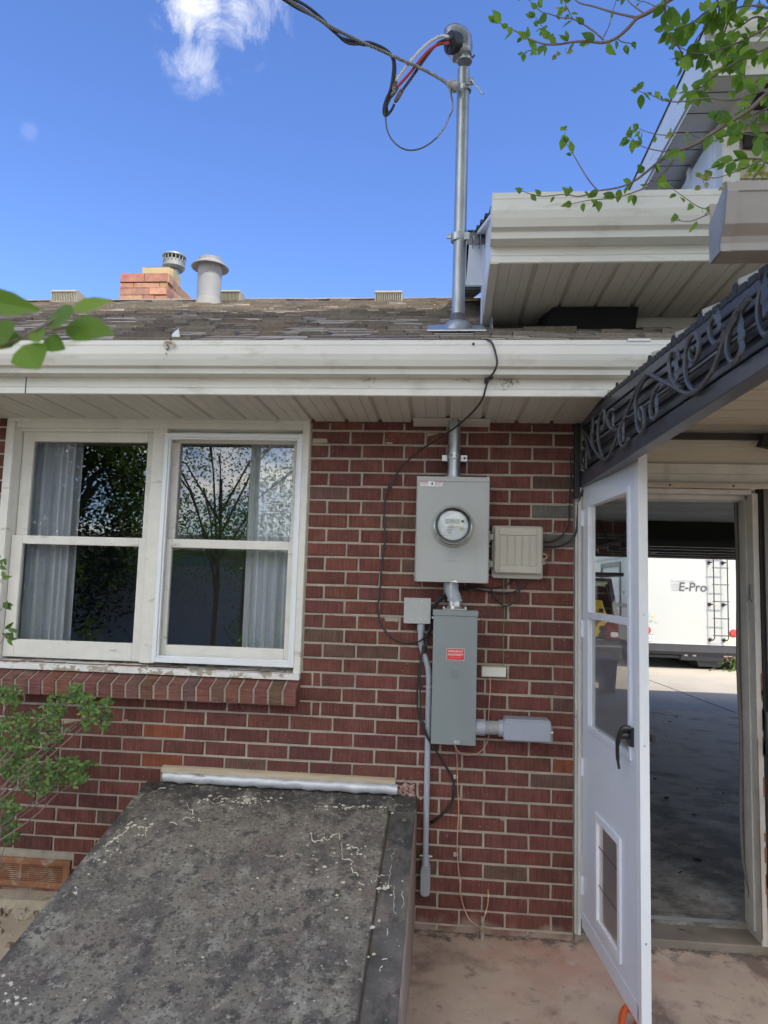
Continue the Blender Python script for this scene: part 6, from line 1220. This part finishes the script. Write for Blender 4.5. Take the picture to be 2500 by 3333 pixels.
for (u, v) in ((2388, 2061), (2106, 2051)):
    p = aY(u, v, 10.99); q = MB(); q.lathe([(.072, 0), (.072, .008), (.062, .016)], p, (0, -1, 0), 28); l_ = q.build('tail_lamp', LAMP, tr)
    q = MB()
    for k in range(7):
        a = k * 1.047; r = 0 if k == 6 else .038; q.lathe([(.013, .016), (.008, .0185)], p + Vector((math.cos(a) * r, 0, math.sin(a) * r)), (0, -1, 0), 8)
    q.pieces('lamp_cell', mat('lamp_cell', (.8, .12, .10), .3), l_)
LG = mat('logo_grey', (.10, .10, .11), .45); LG2 = mat('logo_stripe', (.42, .42, .44), .4); LG3 = mat('logo_light', (.52, .53, .54), .4)
text('E-Pro', .235, (4.30, 10.994, 1.628), LG, tr, 'lettering', xs=1.0, depth=.002, shear=.12, bold=.003)
text('FLAGSTAFF', .058, (4.115, 10.994, 1.745), LG3, tr, 'lettering', xs=1.55, depth=.002)
q = MB()
for k in range(5): z = 1.690 - k * .032; q.hexa([(3.90 + .03 * (k % 2), 10.994, z - .004), (4.055 - k * .004, 10.994, z - .006), (4.055 - k * .004, 10.999, z - .006), (3.90, 10.999, z - .004), (3.90, 10.994, z + .001), (4.055, 10.994, z + .006), (4.055, 10.999, z + .006), (3.90, 10.999, z + .001)])
for k in range(3): z = 1.650 - k * .030; q.box(4.545, 4.62 - k * .006, 10.994, 10.999, z - .004, z + .003)
q.build('logo_stripe', LG2, tr)
q = MB(); q.rbox(3.33, 3.556, 10.990, 10.997, .572, .69, .008, 3, .001); pl = q.build('licence_plate', mat('plate_white', (.62, .66, .64), .4), tr)
text('I63', .075, (3.485, 10.9885, .628), mat('plate_green', (.16, .25, .20), .5), pl, depth=.0008, xs=1.0); q = MB(); q.box(3.52, 3.55, 10.9885, 10.9898, .580, .600); q.build('plate_tab', mat('tab_yellow', (.75, .62, .12), .5), pl)
q = MB(); q.prism([(3.335, .680), (3.40, .692), (3.43, .684), (3.47, .694), (3.50, .685), (3.55, .690), (3.55, .697), (3.335, .697)], 'y', 10.9885, 10.9898); q.build('plate_skyline', mat('plate_dark_green', (.1, .16, .2), .5), pl)
for (x, z, c, r) in ((3.548, 1.064, (.75, .45, .10), .036), (3.46, 1.062, (.15, .45, .60), .03), (3.513, .955, (.25, .5, .3), .030), (3.616, .95, (.35, .33, .40), .034), (3.43, .955, (.6, .2, .2), .03)):
    q = MB(); q.lathe([(r, 0), (r, .002)], (x, 10.997, z), (0, -1, 0), 14); s_ = q.build('sticker', mat('stk_%d' % int(x * 1000), c, .5, var=.5, scale=60), tr)
    q = MB(); q.lathe([(r * .5, .002), (r * .5, .003)], (x, 10.997, z + .004), (0, -1, 0), 10); q.build('sticker_motif', mat('stkm_%d' % int(x * 1000), (.70, .12, .10) if int(x * 1000) % 2 else (.75, .75, .7), .5), s_)
q = MB(); q.box(4.68, 4.76, 10.996, 10.999, 1.31, 1.335); q.box(4.92, 5.1, 10.996, 10.999, .60, .69); q.pieces('faded_label', mat('faded_label', (.68, .66, .42), .5), tr)
# slide-out frame and window on the trailer's side
q = MB(); q.box(3.075, 3.10, 11.64, 11.72, .95, 2.12); q.box(3.075, 3.10, 13.36, 13.46, .95, 2.12); q.box(3.075, 3.10, 11.72, 13.36, 2.02, 2.12); q.build('door_frame', mat('slate_frame', (.12, .115, .13), .4), tr)
q = MB(); q.box(3.08, 3.095, 11.1, 12.05, 1.20, 1.27); q.build('side_stripe', mat('taupe_stripe', (.25, .22, .2), .5), tr)
q = MB(); q.box(3.07, 3.098, 11.0, 17, 2.66, 2.69); q.build('awning_rail', LG2, tr)
q = MB(); q.prism([(10.99, 2.22), (11.3, 2.2), (17, 2.2), (17, 2.24), (11.3, 2.24)], 'x', 3.075, 3.10); q.build('edge_seam', LG2, tr)
text('H2', .09, (3.094, 11.4, 1.48), LG, tr, 'lettering', depth=.001, right=Vector((0, -1, 0)))
# plants beyond the trailer
bp = thing('garden_plants', (5.3, 11.6, 0), 'sunlit green and yellow plants on mulch behind the trailer corner', 'plants')
q = MB()
for i in range(700):
    c = random.choice([(4.9, 11.6), (5.3, 11.3), (5.6, 11.9), (6.2, 12.5), (5.5, 11.2)]); p = Vector((c[0] + random.gauss(0, .2), c[1] + random.gauss(0, .25), abs(random.gauss(0, .12)) + .03)); leaf(q, p, rv() + Vector((0, 0, .8)), rv(), random.uniform(.04, .1), .04, random.random())
q.build('foliage', LEAFB, bp); q = MB()
for i in range(200): p = Vector((random.uniform(4.6, 6.5), random.uniform(11.0, 13), .05)); q.tube([p, p + rv() * .06 + Vector((0, 0, .06))], .006, 4)
q.build('dry_stems', mat('straw', (.45, .33, .2), .9), bp)
tag(MB().hexa([(4.45, 11.35, .03), (9, 10.3, .03), (9, 14, .03), (4.45, 14, .03), (4.6, 11.45, .075), (9, 10.5, .075), (9, 14, .075), (4.6, 14, .075)]).build('mulch_bed', mat('mulch', (.16, .09, .06), .95, var=.4, scale=30, bump=1, bscale=30)), kind='structure')
# hatchback SUV with open tailgate, seen through the door glass
suv = thing('open_suv', (1.35, 8.5, 0), 'dark grey SUV with its tailgate raised and yellow tool case inside', 'car')
SUVP = mat('car_paint_grey', (.10, .105, .115), .25, .4, var=.03)
sx0, sx1, sy = .42, 2.30, 8.45
q = MB()
side = [(sy, .45), (sy - .03, .62), (sy + .02, .98), (sy + .10, 1.10), (sy + .55, 1.72), (sy + 2.8, 1.74), (sy + 3.5, 1.12), (sy + 4.6, 1.0), (sy + 4.65, .45)]
for xa in (sx0, sx1 - .06): q.prism([(sy, .40), (sy - .02, .62), (sy + .02, 1.0), (sy + .09, 1.02), (sy + .17, 1.0), (sy + .62, 1.68), (sy + 2.8, 1.70), (sy + 3.5, 1.12), (sy + 4.6, 1.0), (sy + 4.65, .40)], 'x', xa, xa + .06)
q.box(sx0, sx1, sy + .5, sy + 2.8, 1.68, 1.73); q.box(sx0 + .06, sx1 - .06, sy + 3.4, sy + 4.6, .4, 1.02); q.box(sx0 + .06, sx1 - .06, sy + .0, sy + 3.4, .40, .48); q.box(sx0 + .06, sx1 - .06, sy - .01, sy + .05, .48, .74)
q.prism([(sy + .02, .99), (sy + .10, 1.02), (sy + .62, 1.70), (sy + .52, 1.72), (sy + .0, 1.05)], 'x', sx1 - .07, sx1 + .01); q.build('body', SUVP, suv, bevel=.01)
q = MB(); q.box(sx0 - .02, sx1 + .02, sy - .12, sy, .42, .66); q.build('bumper', SUVP, suv, bevel=.03)
q = MB(); q.tube([(sx1 - .06, sy + .06, 1.04), (sx1 - .055, sy + .30, 1.34), (sx1 - .08, sy + .52, 1.62)], .018, 8); q.build('chrome_strip', SCREW, suv)
q = MB(); q.hexa([(sx0 + .05, sy - .55, 1.74), (sx1 - .05, sy - .55, 1.74), (sx1 - .05, sy + .5, 1.74), (sx0 + .05, sy + .5, 1.74), (sx0 + .05, sy - .6, 1.80), (sx1 - .05, sy - .6, 1.80), (sx1 - .05, sy + .5, 1.80), (sx0 + .05, sy + .5, 1.80)]); q.build('tailgate', mat('tailgate_dark', (.02, .02, .025), .3), suv, bevel=.02)
q = MB(); q.rbox(sx1 - .22, sx1 - .01, sy - .035, sy + .05, .74, 1.0, .03, 4, .01); q.build('tail_light', mat('red_lens', (.16, .012, .016), .15), suv)
q = MB(); q.rbox(sx1 - .14, sx1 - .02, sy - .038, sy, .78, .86, .02, 4, .004); q.build('reverse_light', WHITE, suv)
q = MB(); q.box(sx0 + .07, sx1 - .07, sy + .05, sy + 1.4, .72, .74); q.box(sx0 + .07, sx1 - .07, sy + 1.4, sy + 1.45, .5, 1.6); q.build('cargo_floor', INK, suv)
for x in (sx0 + .02, sx1 - .24):
    for y in (sy + .85, sy + 3.7): q = MB(); q.lathe([(.2, 0), (.32, .01), (.335, .05), (.335, .18), (.32, .22), (.2, .23)], (x, y, .38), (1, 0, 0), 28); w_ = q.build('wheel', BLK, suv, smooth=True); r_ = MB(); r_.lathe([(.0, .235), (.19, .232), (.2, .22)], (x, y, .38), (1, 0, 0), 16); r_.build('rim', SCREW, w_)
tc_ = thing('tool_case', (1.95, 8.6, .74), 'yellow plastic tool case standing in the open car boot', 'tool case'); YEL = mat('yellow_plastic', (.60, .40, .03), .4)
q = MB(); q.prism([(1.72, .76), (2.16, .76), (2.13, 1.14), (2.10, 1.22), (2.06, 1.36), (1.72, 1.36)], 'y', 8.56, 8.72); q.build('shell', YEL, tc_, bevel=.02); q = MB()
for x, z in ((2.04, 1.20), (2.02, 1.06), (2.05, .92)): q.rbox(x - .03, x + .04, 8.545, 8.56, z - .03, z + .03, .008, 3)
q.pieces('latch', INK, tc_)
rbn = thing('blue_bin', (1.9, 7.5, .045), 'dark blue plastic recycling bin beyond the storm door glass', 'bin')
a = aY(1957, 2175, 7.3); b = aY(2009, 2175, 7.3); q = MB(); q.hexa([(a.x + .05, 7.3, .05), (b.x - .03, 7.3, .05), (b.x - .03, 7.7, .05), (a.x + .05, 7.7, .05), (a.x, 7.26, .50), (b.x, 7.26, .50), (b.x, 7.74, .50), (a.x, 7.74, .50)]); BLU = mat('blue_plastic', (.02, .045, .13), .4); q.build('tub', BLU, rbn, bevel=.015)
q = MB(); q.box(a.x - .02, b.x + .02, 7.24, 7.76, .50, .535); q.build('rim', BLU, rbn, bevel=.01)
# far hedge and neighbour closing the street side
def bigtree(name, base, h, cr, cz, n_, sz, lab, m, seed, cat='tree', group=None, trunk=.16, off=(0, 0)):
    random.seed(seed); t = thing(name, base, lab, cat, group); q = MB(); B = Vector(base); c = B + Vector((off[0], off[1], cz))
    q.tube([B, B + Vector((.05, .04, cz * .5)), c], [trunk, trunk * .75, trunk * .3], 10)
    lim = []
    for k in range(9): a = k * .7 + random.random(); e_ = c + Vector((math.cos(a) * cr[0] * .6, math.sin(a) * cr[1] * .6, cr[2] * random.uniform(-.1, .6))); s_ = B + Vector((0, 0, cz * random.uniform(.45, .9))); q.tube([s_, s_.lerp(e_, .5) + Vector((0, 0, .25)), e_], [trunk * .4, trunk * .25, .02], 6); lim.append(e_)
    q.build('trunk', TWIG, t); q = MB(); cl = []
    for k in range(60): 
        v = rv().normalized() * random.uniform(.35, 1) ** .6; cl.append(c + Vector((v.x * cr[0], v.y * cr[1], v.z * cr[2])))
    for i in range(n_):
        k = random.choice(cl); p = k + Vector((random.gauss(0, cr[0] * .16), random.gauss(0, cr[1] * .16), random.gauss(0, cr[2] * .16)))
        d = rv().normalized(); n1 = d.orthogonal().normalized() * sz * .5 * random.uniform(.6, 1.2); d = d * sz * random.uniform(.6, 1.2); q.col = (random.random(),) * 3
        q.face([p, p + d * .5 + n1 * .6, p + d, p + d * .5 - n1 * .6])
    q.build('crown', m, t); return t
bigtree('street_tree', (-3, 30, 0), 6, (4, 3, 2.5), 3.6, 5000, .30, 'broad green tree across the street behind the trailer, left', LEAFB, 21, group='trees across the street')
bigtree('street_tree', (9, 32, 0), 6, (4.5, 3, 2.6), 3.6, 5000, .30, 'broad green tree across the street behind the trailer, right', LEAFB, 22, group='trees across the street')
# ================================================================== BEHIND THE CAMERA: what shades the house and shows in the glass
bigtree('shade_tree', (3.6, -6.6, 0), 10, (2.8, 2.2, 3.0), 8.5, 52000, .17, 'large leafy shade tree behind the camera', LEAFB, 31, group='shade trees in the back yard', trunk=.2, off=(.1, 1.9))
bigtree('shade_tree', (-3.55, -7.4, 0), 9, (3.4, 2.2, 3.0), 8.4, 56000, .17, 'tall shade tree with a dark trunk reflected in the right window pane', LEAFB, 32, group='shade trees in the back yard', trunk=.10, off=(3.65, 2.8))
bigtree('evergreen_tree', (-7.0, -8.2, 0), 7, (1.5, 1.5, 2.3), 2.9, 26000, .11, 'dense dark evergreen reflected in the left window pane', leafmat('evergreen', (.012, .03, .012), (.035, .06, .015), .1), 33)
bigtree('thin_tree', (-3.6, -6.0, 0), 5, (1.7, 1.1, 1.5), 2.9, 14000, .05, 'slender young tree reflected in the right window pane', LEAFB, 34, trunk=.045)
random.seed(5)
fn = thing('vinyl_fence', (-6, -9.5, 0), 'pale vinyl panel fence across the back yard', 'fence'); VF = mat('vinyl_fence_grey', (.40, .42, .46), .5)
for k in range(14):
    x = -24 + k * 2.4; q = MB(); q.box(x + .06, x + 2.34, -9.52, -9.48, .05, 1.75); q.build('panel', VF, fn); q = MB(); q.box(x - .06, x + .06, -9.56, -9.44, 0, 1.85); q.build('post', VF, fn)
nb_ = thing('neighbour_house', (-5, -15, 0), 'pale stucco neighbour house with blue door and grey roof', 'house')
q = MB(); q.box(-14, 2, -20, -14, 0, 2.2); q.build('wall', mat('stucco_pale', (.30, .30, .31), .8), nb_); q = MB(); q.prism([(-20.6, 2.2), (-13.4, 2.2), (-17, 2.8)], 'x', -14.5, 2.5); q.build('roof', mat('grey_roofing', (.16, .16, .17), .9), nb_)
q = MB(); q.box(-7.2, -6.4, -14, -13.96, .1, 2.1); q.build('door', mat('blue_door', (.12, .28, .38), .5), nb_)
for x in (-9.5, -4.4, -1.5): q = MB(); q.box(x, x + 1.2, -14, -13.95, 1.0, 2.0); q.build('window', mat('far_glass', (.05, .06, .07), .1), nb_)
for (x, sd_) in ((-4.7, 1), (-2.4, 2), (-5.9, 3)):
    random.seed(40 + sd_); t = thing('yard_shrub', (x, -3.6 - sd_ * .5, 0), ['round', 'tall', 'broad'][sd_ - 1] + ' green shrub in the back yard reflected in the window', 'shrub', 'back yard shrubs'); q = MB(); w = MB()
    for k in range(24):
        e_ = Vector((x + random.gauss(0, .4), -3.6 - sd_ * .5 + random.gauss(0, .3), random.uniform(.7, 1.7))); w.tube([Vector((x, -3.6 - sd_ * .5, 0)), e_], [.012, .004], 5)
        for j in range(45): leaf(q, Vector((x, -3.6 - sd_ * .5, 0)).lerp(e_, random.uniform(.3, 1.05)) + rv() * .05, rv(), rv(), .055, .03, random.random())
    w.build('stems', TWIG, t); q.build('foliage', LEAFB, t)
